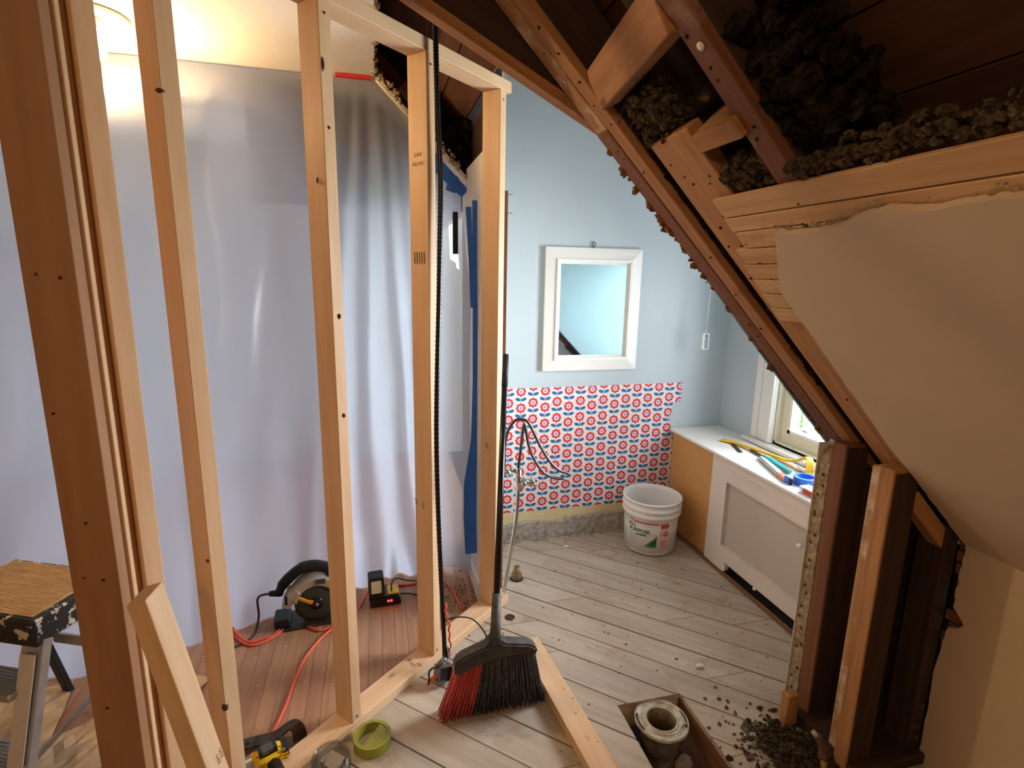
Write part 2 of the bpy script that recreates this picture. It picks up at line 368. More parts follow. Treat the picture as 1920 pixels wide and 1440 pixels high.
# ------------------------------------------------------------------ floors
base = struct(MB().box((-3.2, -1.8, -.35), (XW+.5, 4.8, -.3)).build('floor_slab', M['earth']))
HX0, HX1, HY0, HY1 = .847, 1.113, .82, 1.592          # opening over the drain
fl = sempty('floor', (0, 0, 0))
u45 = (math.sin(R(133)), math.cos(R(133))); n45 = (-u45[1], u45[0])   # along / across the diagonal boards
if n45[0] < 0: n45 = (-n45[0], -n45[1])
def add_plank(poly, parent, mat, top, th, name):
    if len(poly) < 3 or parea(poly) < .0001: return
    cx = sum(p[0] for p in poly)/len(poly); cy = sum(p[1] for p in poly)/len(poly); ux, uy = u45 if name == 'plank' else (0, 1)
    vs = []; 
    for p in poly: dx, dy = p[0]-cx, p[1]-cy; vs.append((dx*ux+dy*uy, -dx*uy+dy*ux))
    mb = MB().prism(vs, lambda a, b, h: (a, b, h), -th, 0)
    me = bpy.data.meshes.new(name); me.from_pydata(mb.v, [], mb.f); b = bmesh.new(); b.from_mesh(me); bmesh.ops.recalc_face_normals(b, faces=b.faces); b.to_mesh(me); b.free()
    m = Matrix(((ux, -uy, 0, cx), (uy, ux, 0, cy), (0, 0, 1, top), (0, 0, 0, 1)))
    link(name, me, mat, parent, False, m)
rp = random.Random(3); PW = .1425; off0 = 1.188*1.0127
fixed_joint = {}
for k in range(-12, 19):
    a0 = off0+k*PW; a1 = a0+PW-.0065; sh_ = n45[1]*(a0-a1)/u45[1]
    cuts = [-4.0]; t = -3.2+rp.uniform(0, 1.2)
    while t < 3.2: cuts.append(t); t += rp.uniform(1.0, 2.0)
    cuts.append(4.0); dz = rp.uniform(-.0012, .0012)
    for c0, c1 in zip(cuts[:-1], cuts[1:]):
        pl = [(n45[0]*a+u45[0]*c, n45[1]*a+u45[1]*c) for a, c in ((a0, c0+.002), (a1, c0+.002+sh_), (a1, c1-.002+sh_), (a0, c1-.002))]
        pl = clip(pl, 0, 1, YB-.01); pl = clip(pl, 1, 0, 1.84) if pl else pl; pl = clip(pl, 0, -1, .55) if pl else pl
        if not pl: continue
        far = clip(clip(pl, NV.x, NV.y, DW-.05), -1, 0, -.52) if pl else []
        if far: add_plank(far, fl, M['plank'], dz, .02, 'plank')
        pl = clip(pl, -NV.x, -NV.y, -(DW-.05))
        if not pl: continue
        out = clip(pl, 1, 0, HX0); add_plank(out, fl, M['plank'], dz, .02, 'plank')
        out = clip(pl, -1, 0, -HX1); add_plank(out, fl, M['plank'], dz, .02, 'plank')
        mid = clip(clip(pl, -1, 0, -HX0), 1, 0, HX1) if pl else []
        if mid:
            add_plank(clip(mid, 0, -1, -HY1), fl, M['plank'], dz, .02, 'plank'); add_plank(clip(mid, 0, 1, HY0), fl, M['plank'], dz, .02, 'plank')
# wood under the opening: two joists, header, deck below
jo = thing('floor_opening', 'rectangular opening cut in the plank floor around the old drain pipe', 'floor opening', (.98, 1.2, -.2))
timber('joist', (HX1+.026, .6, -.125), (HX1+.026, 1.85, -.125), (1, 0, 0), .05, .205, M['old_red'], jo)
timber('joist', (HX0-.03, .6, -.125), (HX0-.03, 1.85, -.125), (1, 0, 0), .05, .205, M['old_dark'], jo)
timber('header', (HX0-.005, HY1+.03, -.07), (HX1, HY1+.03, -.07), (0, 1, 0), .05, .09, M['lath'], jo)
MB().box((HX0-.05, .6, -.29), (HX1+.05, 1.9, -.27)).build('deck', M['darkback'], jo)
# oak strip floor of the hall, boards along y
fh = sempty('floor_hall', (-.6, 2.2, 0)); rs_ = random.Random(11)
for i in range(-38, 18):
    x0 = -.0745+.0565*i; x1 = x0+.0553; y = .75+rs_.uniform(-.9, 0); far = 3.05 if x0 > -1.5 else 2.6
    while y < far:
        L = rs_.uniform(.45, 1.25); pl = [(x0, y+.0008), (x1, y+.0008), (x1, min(y+L, far)), (x0, min(y+L, far))]; y += L
        pl = clip(pl, NV.x, NV.y, DW-.045); pl = clip(pl, 1, 0, .515) if pl else pl; pl = clip(pl, 0, -1, -.5) if pl else pl
        if pl: add_plank(pl, fh, M['strip'], rs_.uniform(-.0004, .0004)+.001, .018, 'floorboard')
struct(MB().box((-3.0, 3.04, -.03), (.6, 4.8, -.002)).build('floor_back_room', M['strip']))
struct(MB().box((-3.0, -1.8, -.04), (1.9, 4.7, -.021)).build('floor_backing', M['darkback'])) if False else None
def slab_with_hole():
    mb = MB()
    for a, b in (((-3.1, -1.8), (HX0-.05, 4.8)), ((HX1+.05, -1.8), (XW+.3, 4.8)), ((HX0-.05, HY1+.05), (HX1+.05, 4.8)), ((HX0-.05, -1.8), (HX1+.05, HY0-.05))):
        mb.box((a[0], a[1], -.05), (b[0], b[1], -.024))
    return struct(mb.build('floor_backing', M['darkback']))
slab_with_hole()
struct(MB().box((-3.1, -1.8, -.024), (XW+.3, -.55, -.001)).build('floor_near', M['plank']))
struct(MB().box((-3.1, -1.8, -.024), (-2.25, 3.05, -.0015)).build('floor_far_left', M['strip']))

# ------------------------------------------------------------------ bathroom walls
def plate_wall(name, mat, a, b): return struct(MB().box(a, b).build(name, mat))
wb = plate_wall('wall_back', M['blue'], (.56, YB, 0), (XW+.2, YB+.1, 3.2))
# wallpaper with a torn right edge, above a strip of yellowed plaster and a broken mortar band
wp = [(.66, .178), (1.84, .176), (1.835, .60), (1.80, .70), (1.793, .735), (1.812, .77), (1.806, .80), (1.818, .825), (1.84, .83), (1.868, .815), (1.872, .955), (1.3, .953), (.66, .953)]
MB().prism(wp, lambda u, v, h: (u, YB-h, v), 0, .0035).build('wallpaper', M['paper_flower'], wb)['label'] = 'white wallpaper printed with rows of red flowers and blue leaves'
MB().prism([(.66, .07), (1.84, .07), (1.84, .178), (.66, .178)], lambda u, v, h: (u, YB-h, v), 0, .002).build('plaster_strip', M['yellow_plaster'], wb)
top = jag((1.84, .13), (1.42, .125), .05, .006, 1)+jag((1.4, .128), (1.12, .125), .04, .006, 5)+[(1.11, .10)]+jag((1.05, .108), (.9, .105), .03, .006, 2)+[(.88, .118)]+jag((.80, .112), (.66, .085), .03, .004, 3)
bb = struct(MB().prism([(.66, 0), (1.84, 0)]+top, lambda u, v, h: (u, YB-h, v), 0, .03).build('baseboard_back', M['mortar']))
rr_ = random.Random(2); mb = MB()
for i in range(90): x = rr_.uniform(.7, 1.83); mb.blob((x, YB-.03-abs(rr_.gauss(0, .018)), .003), rr_.uniform(.003, .010), .4, 1, (1.3, 1, .7))
tag(mb.build('rubble', M['mortar']), 'grey mortar crumbs along the foot of the wallpapered wall', 'rubble', kind='stuff')

# window wall with its opening (y 1.55..2.44, z .70..1.85)
WY0, WY1, WZ0, WZ1 = 1.50, 2.455, .70, 1.86
ww = struct(MB().box((XW, 1.2, 0), (XW+.14, YB+.1, WZ0)).box((XW, 1.2, WZ1), (XW+.14, YB+.1, 3.0)).box((XW, WY1, WZ0), (XW+.14, YB+.1, WZ1)).box((XW, 1.2, WZ0), (XW+.14, WY0, WZ1)).build('wall_window', M['blue']))
w1 = sempty('window_1', (XW, 2.0, WZ0))
timber('casing', (XW-.011, WY1+.085, WZ0-.01), (XW-.011, WY1+.085, WZ1+.1), (0, 1, 0), .165, .022, M['white'], w1, .003)
timber('casing', (XW-.011, WY0-.085, WZ0-.01), (XW-.011, WY0-.085, WZ1+.1), (0, 1, 0), .165, .022, M['white'], w1, .003)
timber('casing', (XW-.011, WY0-.16, WZ1+.07), (XW-.011, WY1+.16, WZ1+.07), (0, 0, 1), .14, .022, M['white'], w1, .003)
timber('casing_bead', (XW-.026, WY1+.02, WZ0-.01), (XW-.026, WY1+.02, WZ1+.02), (0, 1, 0), .03, .014, M['white'], w1, .004)
timber('casing_bead', (XW-.026, WY1+.12, WZ0-.01), (XW-.026, WY1+.12, WZ1+.02), (0, 1, 0), .02, .010, M['white'], w1, .004)
MB().box((XW-.06, WY0-.2, WZ0-.035), (XW+.02, WY1+.2, WZ0-.012)).build('stool', M['white'], w1, .004)
for a, b in (((XW, WY0, WZ0-.012), (XW+.14, WY1, WZ0+.01)), ((XW, WY0, WZ1-.02), (XW+.14, WY1, WZ1)), ((XW, WY1-.012, WZ0), (XW+.14, WY1, WZ1)), ((XW, WY0, WZ0), (XW+.14, WY0+.012, WZ1))): MB().box(a, b).build('jamb', M['offwhite'], w1)
sa = MB(); fw = .062
for a, b in (((XW+.03, WY1-.012-fw, WZ0+.01), (XW+.065, WY1-.012, WZ1-.02)), ((XW+.03, WY0+.012, WZ0+.01), (XW+.065, WY0+.012+fw, WZ1-.02)), ((XW+.03, WY0+.012+fw, WZ0+.01), (XW+.065, WY1-.012-fw, WZ0+.01+fw)), ((XW+.03, WY0+.012+fw, WZ1-.02-fw), (XW+.065, WY1-.012-fw, WZ1-.02))): sa.box(a, b)
sash = sa.build('sash', M['offwhite'], w1)
g0, g1, z0, z1 = WY0+.012+fw, WY1-.012-fw, WZ0+.01+fw, WZ1-.02-fw
fr = MB()
for a, b in (((XW+.02, g1-.018, z0), (XW+.07, g1, z1)), ((XW+.02, g0, z0), (XW+.07, g0+.018, z1)), ((XW+.02, g0, z0), (XW+.07, g1, z0+.018)), ((XW+.02, g0, z1-.018), (XW+.07, g1, z1))): fr.box(a, b)
fr.build('glazing_bead', M['white'], sash)
fr = MB()
for a, b in (((XW+.085, g1-.075, z0), (XW+.12, g1-.03, z1)), ((XW+.085, g0+.03, z0), (XW+.12, g0+.075, z1)), ((XW+.085, g0, z0), (XW+.12, g1, z0+.02))): fr.box(a, b)
fr.build('storm_frame', M['white'], w1)
MB().box((XW+.046, g0+.01, z0+.01), (XW+.050, g1-.01, z1-.01)).build('pane', M['pane'], sash)
lawn = struct(MB().box((XW+3, -25, -3.2), (40, 40, -3.1)).build('ground_outside', M['leaf']))

# shed-roofed ceiling over the bathroom and the closed ends of the house
struct(MB().add([(.3, 1.58, 2.98), (XW+.2, 1.58, 2.42), (XW+.2, YB+.1, 2.42), (.3, YB+.1, 2.98), (.3, 1.58, 3.03), (XW+.2, 1.58, 2.47), (XW+.2, YB+.1, 2.47), (.3, YB+.1, 3.03)], [(0, 1, 2, 3), (4, 7, 6, 5), (0, 4, 5, 1), (1, 5, 6, 2), (2, 6, 7, 3), (3, 7, 4, 0)]).build('ceiling_bathroom', M['cream_white']))
plate_wall('wall_rear', M['cream'], (-3.1, -1.85, -.05), (XK+.6, -1.75, 3.6))
plate_wall('wall_left', M['cream'], (-3.1, -1.8, -.05), (-3.0, 4.8, 3.6))
plate_wall('wall_back_room', M['cream_white'], (-3.1, 4.75, -.05), (.9, 4.85, 3.4))

# cheek wall of the bathroom: finished side blue, cavity side old boards, broken plaster edge towards the room
ck = struct(MB().prism([(1.53, 0), (XW+.14, 0), (XW+.14, .46), (XW, .45), (1.53, 1.06)], lambda u, v, h: (u, h, v), 1.445, 1.465).build('wall_cheek', M['blue']))
MB().prism([(.66, 2.03), (1.53, 1.12), (XW, .47), (XW, 2.42), (.66, 2.86)], lambda u, v, h: (u, h, v), 1.588, 1.60).build('cheek_panel', M['teal_dimmed'], ck)
pe = [(1.490, .03), (1.54, .0), (1.60, .0), (1.60, 1.0)]+jag((1.54, 1.05), (1.497, 1.0), .02, .004, 4)+jag((1.492, .97), (1.492, .05), .035, .0025, 9)
pedge = MB().prism(pe, lambda u, v, h: (u, h, v), 1.415, 1.462).build('plaster_edge', M['plaster_edge'], ck); pedge['label'] = 'broken grey plaster edge with a row of round lath holes'
for i in range(20):
    z = .05+.048*i+random.uniform(-.022, .022); yy = 1.438+random.uniform(-.013, .013)
    MB().lathe([(.0, 0), (random.uniform(.0015, .0055), 0), (.006, .003), (.006, .004)], 10, 'x', (1.4872, yy, z)).build('lath_hole', M['hole'], pedge)
MB().box((1.485, 1.462, .0), (1.6, 1.4645, 1.05)).build('paint_skin', M['white'], ck)

# knee wall and sloped ceiling, cream plaster over lath
SC = 2.556
kp = [(-1.8, 0), (1.139, 0)]+jag((1.139, .01), (1.143, .37), .03, .003, 21)+jag((1.140, .40), (1.134, .50), .02, .002, 24)+[(1.128, .520), (1.105, .53), (1.087, .553), (1.098, .566), (1.118, .585)]+jag((1.127, .595), (1.126, .80), .02, .003, 22)+[(1.126, SC-XK), (-1.8, SC-XK)]
wr = struct(MB().prism(kp, lambda u, v, h: (XK+h, u, v), 0, .018).build('wall_right', M['cream']))
for i in range(19):
    z0 = .04+.041*i; MB().box((XK+.019, .98, z0), (XK+.027, 1.15+random.uniform(-.012, .008), z0+.034)).build('lath', M['old_red'], wr)
# slope outline in (y, x): ragged top edge, ragged edge above the opening
se = [(-1.8, .84)]+jag((-.2, .840), (.54, .843), .04, .004, 31)+jag((.557, .843), (.709, .843), .03, .003, 32)+[(.758, .836), (.778, .840), (.80, .841), (.836, .846), (.85, .851)]+jag((.863, .854), (.938, .860), .012, .0022, 33)+jag((.95, .860), (1.036, .855), .012, .0025, 34)+jag((1.040, .858), (1.106, .933), .014, .0015, 35)+jag((1.108, .936), (1.147, .980), .014, .0015, 36)+jag((1.149, .99), (1.152, 1.34), .025, .004, 37)+jag((1.156, 1.40), (1.146, 1.49), .02, .004, 39)+jag((1.145, 1.5), (1.128, XK), .022, .005, 38)+[(-1.8, XK)]
ws = struct(MB().prism(se, lambda u, v, h: Vector((v, u, SC-v))+UP45*h, 0, .016).build('wall_slope', M['cream']))
ld = [(.803, .0385), (.8445, .0285), (.8755, .0355), (.9140, .0345), (.9515, .0345), (.9890, .0345), (1.0265, .0345), (1.064, .0345)]
for i, (x0, wx) in enumerate(ld):
    yend = 1.20 if i < 3 else 1.225+.006*i; h = .026; x0 -= .018
    c0 = Vector((x0+wx/2, -1.0, SC-x0-wx/2))+UP45*h; c1 = Vector((x0+wx/2, yend+random.uniform(-.004, .004), SC-x0-wx/2))+UP45*h
    timber('lath', c0, c1, DN45, wx/SQ, .011, M['lath'], ws, .0015)
for i in range(26):
    i0 = random.randrange(6); y = random.choice((1.185, .97, .96, .55, 1.19)); x0, wx = ld[i0]; x0 -= .002; p = Vector((x0+wx*random.uniform(.3, .7), y+random.uniform(-.01, .01), SC-x0-wx*.5))+UP45*.019; 
    p = Vector((p.x, p.y, 0)); p.z = SC-p.x+2*UP45.z*.0205
    MB().blob(tuple(p), .0032, .2, 1, (1, 1, .8)).build('nail_head', M['iron'], ws)

mb = MB(); rk = random.Random(77)                     # crumbly plaster keys along the torn top edge
for (ya, xa), (yb, xb) in zip(se[1:-1], se[2:-1]):
    if not (.4 < ya < 1.05 and xa < .9): continue
    for k in range(3):
        t = rk.random(); y = ya+(yb-ya)*t; x = xa+(xb-xa)*t-rk.uniform(.001, .010); mb.blob(tuple(Vector((x, y, SC-x))+UP45*rk.uniform(.010, .017)), rk.uniform(.001, .003), .5, 1, (1, 1.6, 1))
tag(mb.build('plaster_keys', M['plaster_edge'], ws), kind='stuff')
MB().box((.56, YB-.0006, 1.893), (XW, YB, 1.896)).build('board_seam', M['blue'], wb)

# ------------------------------------------------------------------ roof framing
rf = thing('roof_framing', 'old exposed roof timbers of the sloped ceiling around the bathroom opening', 'roof framing', (.8, 1.4, 1.8))
def rafter(name, y0, y1, x0, x1, depth, mat, c=0.0):
    y = (y0+y1)/2
    if depth < .1: return timber(name, RP(x0, y, depth/2+c), RP(x1, y, depth/2+c), (0, 1, 0), y1-y0, depth, mat, rf, .003)
    o = timber(name, RP(x0, y, (depth+.024)/2+c), RP(x1, y, (depth+.024)/2+c), (0, 1, 0), y1-y0-.004, depth-.024, M['old_dark'], rf, .003)  # body in darker wood: shade on the rafter sides painted in
    timber('lit_underside', RP(x0, y, .012+c), RP(x1, y, .012+c), (0, 1, 0), y1-y0, .024, mat, o, .003)  # strip added so the underside keeps its lit colour
    return o
rafter('rafter', 1.439, 1.503, -.75, .62, .14, M['old_plaster']); rafter('rafter', 1.378, 1.434, -.75, 1.72, .14, M['old'])
rafter('rafter', 1.439, 1.508, .62, 1.60, .14, M['old_red'])
r3 = rafter('rafter', .937, .997, -.7, 1.9, .15, M['old_red'], .0); r3['label'] = 'reddish old rafter crossing above the lath'
wbd = rafter('nailing_board', 1.142, 1.312, .683, 1.62, .04, M['old'], 0.0); wbd['label'] = 'wide golden board with nail holes along the cut ceiling'
rafter('rafter', 1.16, 1.22, .70, 2.1, .13, M['old_dark'], .041); rafter('rafter', 1.15, 1.21, 1.6, 2.1, .13, M['old_red'], .0)
for y in (.03, -.42, -.87, -1.3): rafter('rafter', y, y+.05, -.7, 1.95, .15, M['old_dark'])
# ragged plaster clinging to the lower face of the doubled rafter
mb = MB(); rq = random.Random(5)
for i in range(70):
    x = rq.uniform(.66, 1.58); a = rq.uniform(.004, .012); mb.blob(tuple(RP(x, 1.508+rq.uniform(-.004, .012), rq.uniform(-.004, .02))), a, .45, 1, (1.5, .8, 1))
for i in range(30):
    x = .70+rq.uniform(0, .20); mb.blob(tuple(RP(x, 1.508+rq.uniform(-.005, .012), rq.uniform(-.006, .012))), rq.uniform(.005, .011), .4, 1)
tag(mb.build('plaster_crust', M['old_red'], rf), kind='stuff')
for i in range(9):
    x = .75+.09*i; p = RP(x, 1.51, .004); MB().tube([p, p+Vector((-.005-random.random()*.006, .010, -.003))], .0013, 5).build('nail', M['iron'], rf)
for i in range(40):
    kind = random.random()
    if kind < .5: x = random.uniform(.72, 1.5); p = RP(x, random.uniform(1.17, 1.29), -.0005)
    elif kind < .8: x = random.uniform(.3, 1.3); p = RP(x, random.choice((1.40, 1.415, 1.46)), -.0005)
    else: x = random.uniform(.5, .82); p = RP(x, random.uniform(.95, .985), -.0005)
    MB().blob(tuple(p), random.uniform(.0025, .005), .3, 1).build('nail_hole', M['darkback'], rf)
# dormer rafter, shallower pitch, dying into the doubled rafter
def beamz(x): return 2.268-.5*(x-.11)
bm = timber('dormer_rafter', (-.55, 1.538, beamz(-.55)+.085), (.66, 1.538, beamz(.66)+.085), (0, 1, 0), .044, .10, M['old_dark'], rf, .003); timber('lit_underside', (-.55, 1.535, beamz(-.55)+.018), (.66, 1.535, beamz(.66)+.018), (0, 1, 0), .05, .028, M['old'], bm, .003); bm['label'] = 'dormer rafter of shallower pitch running into the doubled rafter'  # dark body paints the side shade, added strip the lit underside
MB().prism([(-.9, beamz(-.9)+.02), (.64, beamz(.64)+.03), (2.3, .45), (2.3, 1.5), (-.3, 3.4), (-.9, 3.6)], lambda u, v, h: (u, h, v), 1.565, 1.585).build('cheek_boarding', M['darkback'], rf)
# blocking between the rafters
timber('blocking', (.545, 1.0, CR-.545+.09-.055), (.575, 1.372, CR-.575+.09-.055), (0.9, 0, .45), .055, .10, M['old'], rf, .003)
timber('blocking', (.735, .985, CR-.735+.05), (.735, 1.125, CR-.735+.05), UP45, .10, .045, M['old'], rf, .003)
for p in ((.60, 1.29), (.615, 1.25)): q = Vector((p[0], p[1], CR-p[0]-.01)); MB().tube([q+Vector((0, 0, .02)), q+Vector((-.01, .01, -.035))], .0016, 6).build('nail', M['iron'], rf)
nh = MB().lathe([(0, 0), (.009, 0), (.008, -.003), (0, -.003)], 12, 'z', (0, 0, 0)).build('washer', M['white'], rf); nh.matrix_basis = Matrix.Translation(RP(.592, .962, -.001)) @ Matrix.Rotation(R(45), 4, 'Y'); 
# vent pipe behind the rafters
pp = thing('vent_pipe', 'grey vent pipe running up between the rafters', 'pipe', tuple(RP(.68, 1.215, .13))); MB().tube([RP(.70, 1.215, .13), RP(-.3, 1.215, .13)], .034, 18).build('pipe_barrel', M['dull'], pp)
MB().tube([RP(.70, 1.215, .13), RP(.66, 1.215, .13)], .039, 18).build('coupling', M['dull'], pp)
# roof boarding above the rafters, both pitches
ce = sempty('ceiling', (0, 0, 3.0)); rq = random.Random(8)
RIDX = -.75; x = RIDX
while x < 2.4:
    wx = .115+rq.uniform(-.012, .012); yend = 1.56 if x > .28 else 4.75
    xm = x+wx/2
    timber('roof_board', RP(xm, -1.8, .165+rq.uniform(0, .004)), RP(xm, yend, .165), DN45, wx/SQ-.004, .02, M['sheath'], ce, .001); x += wx
x = RIDX
while x > -3.1:
    wx = .125; xm = x-wx/2; z = CR-RIDX-(RIDX-xm)+.165*1.414/1.0
    timber('roof_board', (xm, -1.8, z), (xm, 4.75, z), Vector((SQ, 0, SQ)), wx/SQ-.004, .02, M['sheath'], ce, .001); x -= wx
# tar paper skin over the boarding
def skin(y0, y1, x0, x1):
    a, b = RP(x0, 0, .19), RP(x1, 0, .19); MB().add([(a.x, y0, a.z), (b.x, y0, b.z), (b.x, y1, b.z), (a.x, y1, a.z), (a.x, y0, a.z+.02), (b.x, y0, b.z+.02), (b.x, y1, b.z+.02), (a.x, y1, a.z+.02)], [(0, 1, 2, 3), (4, 7, 6, 5), (0, 4, 5, 1), (1, 5, 6, 2), (2, 6, 7, 3), (3, 7, 4, 0)]).build('roof_skin', M['darkback'], ce)
skin(-1.85, 1.58, .2, 2.5); skin(-1.85, 4.85, -.8, .3)
a = RP(RIDX, 0, .22); MB().add([(a.x+.1, -1.85, a.z+.02), (-3.1, -1.85, a.z-2.35), (-3.1, 4.85, a.z-2.35), (a.x+.1, 4.85, a.z+.02)], [(0, 1, 2, 3)]).build('roof_skin', M['darkback'], ce)
# old insulation
def fuzz(name, label, pts, mat, jit=.45, sub=2, fib=7):
    mb = MB()
    for p, r in pts: mb.blob(tuple(p), r, jit, sub, (random.uniform(.8, 1.4), random.uniform(.8, 1.4), random.uniform(.7, 1.2)))
    for p, r in pts:                                   # loose fibres
        for k in range(fib):
            a = Vector((random.uniform(-1, 1), random.uniform(-1, 1), random.uniform(-1, 1))).normalized(); b = (a+Vector((random.uniform(-1, 1), random.uniform(-1, 1), random.uniform(-1, 1)))*.7).normalized(); q = Vector(p)+a*r*.9; s_ = a.orthogonal().normalized()*r*.10
            mb.add([q-s_, q+s_, q+b*r*random.uniform(.5, 1.1)], [(0, 1, 2)])
    return tag(mb.build(name, mat), label, 'insulation', kind='stuff')
rq = random.Random(4)
fuzz('insulation', 'row of shaggy brown insulation tufts along the top of the lath', [(RP(.806-abs(rq.gauss(0, .012))*(1.6-y), y, rq.uniform(-.008, .022)), rq.uniform(.004, .0105)) for y in [rq.uniform(-.1, .935) for _ in range(620)]], M['insul'])
fuzz('insulation', 'brown insulation tuft between the rafter and the wide board above the lath', [(RP(rq.uniform(.765, .815), rq.uniform(1.0, 1.14), rq.uniform(.0, .05)), rq.uniform(.006, .013)) for _ in range(170)], M['insul'])
fuzz('insulation', 'shaggy insulation tuft on the sawn upper end of the wide board', [(RP(rq.uniform(.60, .685), rq.uniform(1.19, 1.32), rq.uniform(.0, .06)), rq.uniform(.007, .014)) for _ in range(170)], M['insul'])
fuzz('insulation', 'dark insulation packed in the slot between doubled rafter and wide board', [(RP(x, rq.uniform(1.322, 1.37), rq.uniform(.03, .06)), rq.uniform(.010, .020)) for x in [rq.uniform(.75, 1.35) for _ in range(170)]], M['insul_shaded'])
fuzz('insulation', 'large mat of insulation darkened as in shade, hanging under the roof boards', [(RP(max(.60, min(.80, rq.gauss(.72, .05))), min(.925, rq.gauss(.875, .035)), rq.uniform(.03, .12)), rq.uniform(.010, .020)) for _ in range(330)], M['insul_shaded'])

# ------------------------------------------------------------------ stripped end wall below the slope
ew = thing('end_wall_framing', 'bare dark studs of the stripped wall end beside the cream knee wall', 'wall framing', (1.5, 1.3, 0))
sa_ = timber('stud', (1.535, 1.385, .0), (1.535, 1.385, 1.07), (1, 0, 0), .09, .055, M['old_red'], ew, .003); timber('stud_shade_face', (1.538, 1.3555, .0), (1.538, 1.3555, 1.06), (1, 0, 0), .084, .004, M['old_dark'], sa_, .001)  # thin dark cover puts shade on the near side of the stud
sb = timber('stud', (1.50, 1.178, .0), (1.50, 1.178, 1.06), (1, 0, 0), .09, .048, M['old'], ew, .003); sb['label'] = 'golden brown stud with bright front edge'; timber('stud_shade_face', (1.503, 1.1515, .0), (1.503, 1.1515, 1.05), (1, 0, 0), .084, .004, M['old_dark'], sb, .001)  # dark cover on the near side stands in for shade
timber('stud', (1.515, 1.222, .0), (1.515, 1.222, 1.05), (1, 0, 0), .09, .036, M['old_plaster'], ew, .003)
timber('stud', (1.60, 1.30, 0), (1.60, 1.30, .98), (0, 1, 0), .20, .03, M['old_dark'], ew, .003)
timber('stud', (1.735, 1.20, 0), (1.735, 1.20, .86), (1, 0, 0), .05, .09, M['old_dark'], ew, .003)
timber('sill_plate', (1.46, 1.275, .022), (2.1, 1.275, .022), (0, 1, 0), .31, .04, M['old_dark'], ew, .003)
timber('brace', (1.56, 1.19, .965), (1.76, 1.19, .765), (0, 1, 0), .05, .05, M['old'], ew, .003)
MB().box((1.95, 1.10, 0), (1.97, 1.45, .7)).build('backing_board', M['old_dark'], ew)
MB().box((1.62, 1.425, 0), (2.1, 1.44, 1.0)).build('backing_board', M['old_dark'], ew)
blk = timber('end_block', (1.425, 1.375, .0), (1.425, 1.375, .13), (1, 0, 0), .05, .035, M['old'], ew, .004)
fuzz('dust_pile', 'dark heap of insulation dust at the foot of the stripped wall', [(Vector((1.34+rq.gauss(0, .055), 1.265+rq.gauss(0, .045), 0)), 0) for _ in range(1)]and[(Vector((1.36+dx, 1.255+dy, max(.0, .07-.5*math.hypot(dx, dy))*rq.uniform(.2, 1))), rq.uniform(.005, .013)) for dx, dy in [(rq.gauss(0, .07), rq.gauss(-.02, .085)) for _ in range(420)]], M['pile'], .5, 1)
fuzz('dust_scatter', 'loose grey dust and crumbs spread beside the dark dust heap', [(Vector((1.27+rq.gauss(0, .06), 1.28+rq.gauss(0, .1), .002)), rq.uniform(.003, .010)) for _ in range(170)], M['insul_grey'], .5, 1)
sp = thing('pipe_stub', 'short capped brass pipe stub rising beside the dust heap', 'pipe', (1.385, 1.185, 0))
MB().tube([(1.375, 1.15, 0), (1.38, 1.17, .07)], .011, 12).build('pipe_barrel', M['brass'], sp); MB().tube(curve_pts([(1.38, 1.17, .062), (1.384, 1.183, .10), (1.372, 1.2, .125)], 5), [.015]*6+[.014]*5, 12).build('elbow', M['castiron'], sp)
MB().tube([(1.373, 1.198, .122), (1.362, 1.208, .136)], .008, 10).build('cap', M['flange'], sp)

# ------------------------------------------------------------------ hall: ceiling, sloped part, partition wall
hc = [(-3.0, -1.8), (.05, -1.8)]
cpoly = clip([(-3.0, .2), (1.2, .2), (1.2, 4.75), (-3.0, 4.75)], NV.x, NV.y, DW-.045)
cpoly = clip(cpoly, 1, 0, .028)
def ceil_poly():
    pts = [(-3.0, -1.2), (-1.9, .0), (-1.35, .35)]
    a = [p for p in cpoly]; return a
hcl = struct(MB().prism(cpoly, lambda u, v, h: (u, v, h), 2.5, 2.52).build('ceiling_hall', M['cream_white']))
mb = MB(); 
for i in range(60): mb.blob((.03+random.uniform(-.004, .006), random.uniform(2.0, 2.82), 2.505+random.uniform(-.006, .012)), random.uniform(.006, .013), .5, 1)
mb.build('broken_edge', M['plaster_edge'], hcl)
struct(MB().prism(jag((2.80, .02), (2.80, .50), .03, .006, 41)+[(2.80, .56), (4.7, .56), (4.7, .02)], lambda u, v, h: Vector((v, u, 2.522-v))+UP45*h, 0, .018).build('ceiling_slope_hall', M['cream_white']))
mb = MB()
for i in range(90):
    x = random.uniform(.03, .52); p = Vector((x, 2.79, 2.53-x))+UP45*random.uniform(.0, .03); mb.blob(tuple(p), random.uniform(.006, .014), .5, 1)
tag(mb.build('plaster_crumbs', M['plaster_edge']), 'ragged broken plaster along the cut hall slope', 'plaster', kind='stuff')
pw = struct(MB().box((.465, 2.345, 0), (.548, YB, 2.12)).build('wall_partition', M['cream_white']))
MB().box((.449, 2.36, .0), (.465, 2.80, .10)).build('baseboard', M['white'], pw, .003)
timber('stud', (.532, 2.318, .10), (.532, 2.318, 1.95), (1, 0, 0), .05, .05, M['old_red'], pw, .002)
timber('stud', (.500, 2.325, .02), (.500, 2.325, .30), (1, 0, 0), .07, .04, M['old_red'], pw, .002)
MB().box((.534, 2.335, 1.95), (.549, 2.4, 2.42)).build('plaster_edge', M['plaster_edge'], pw)
for z in (1.935, 1.86, 1.02): MB().tube([(.556, 2.305, z), (.578, 2.30, z+.001)], .0013, 5).build('nail', M['iron'], pw)
struct(MB().box((.5, 2.345, 2.12), (.546, YB, 3.1)).build('wall_attic', M['old_dark']))
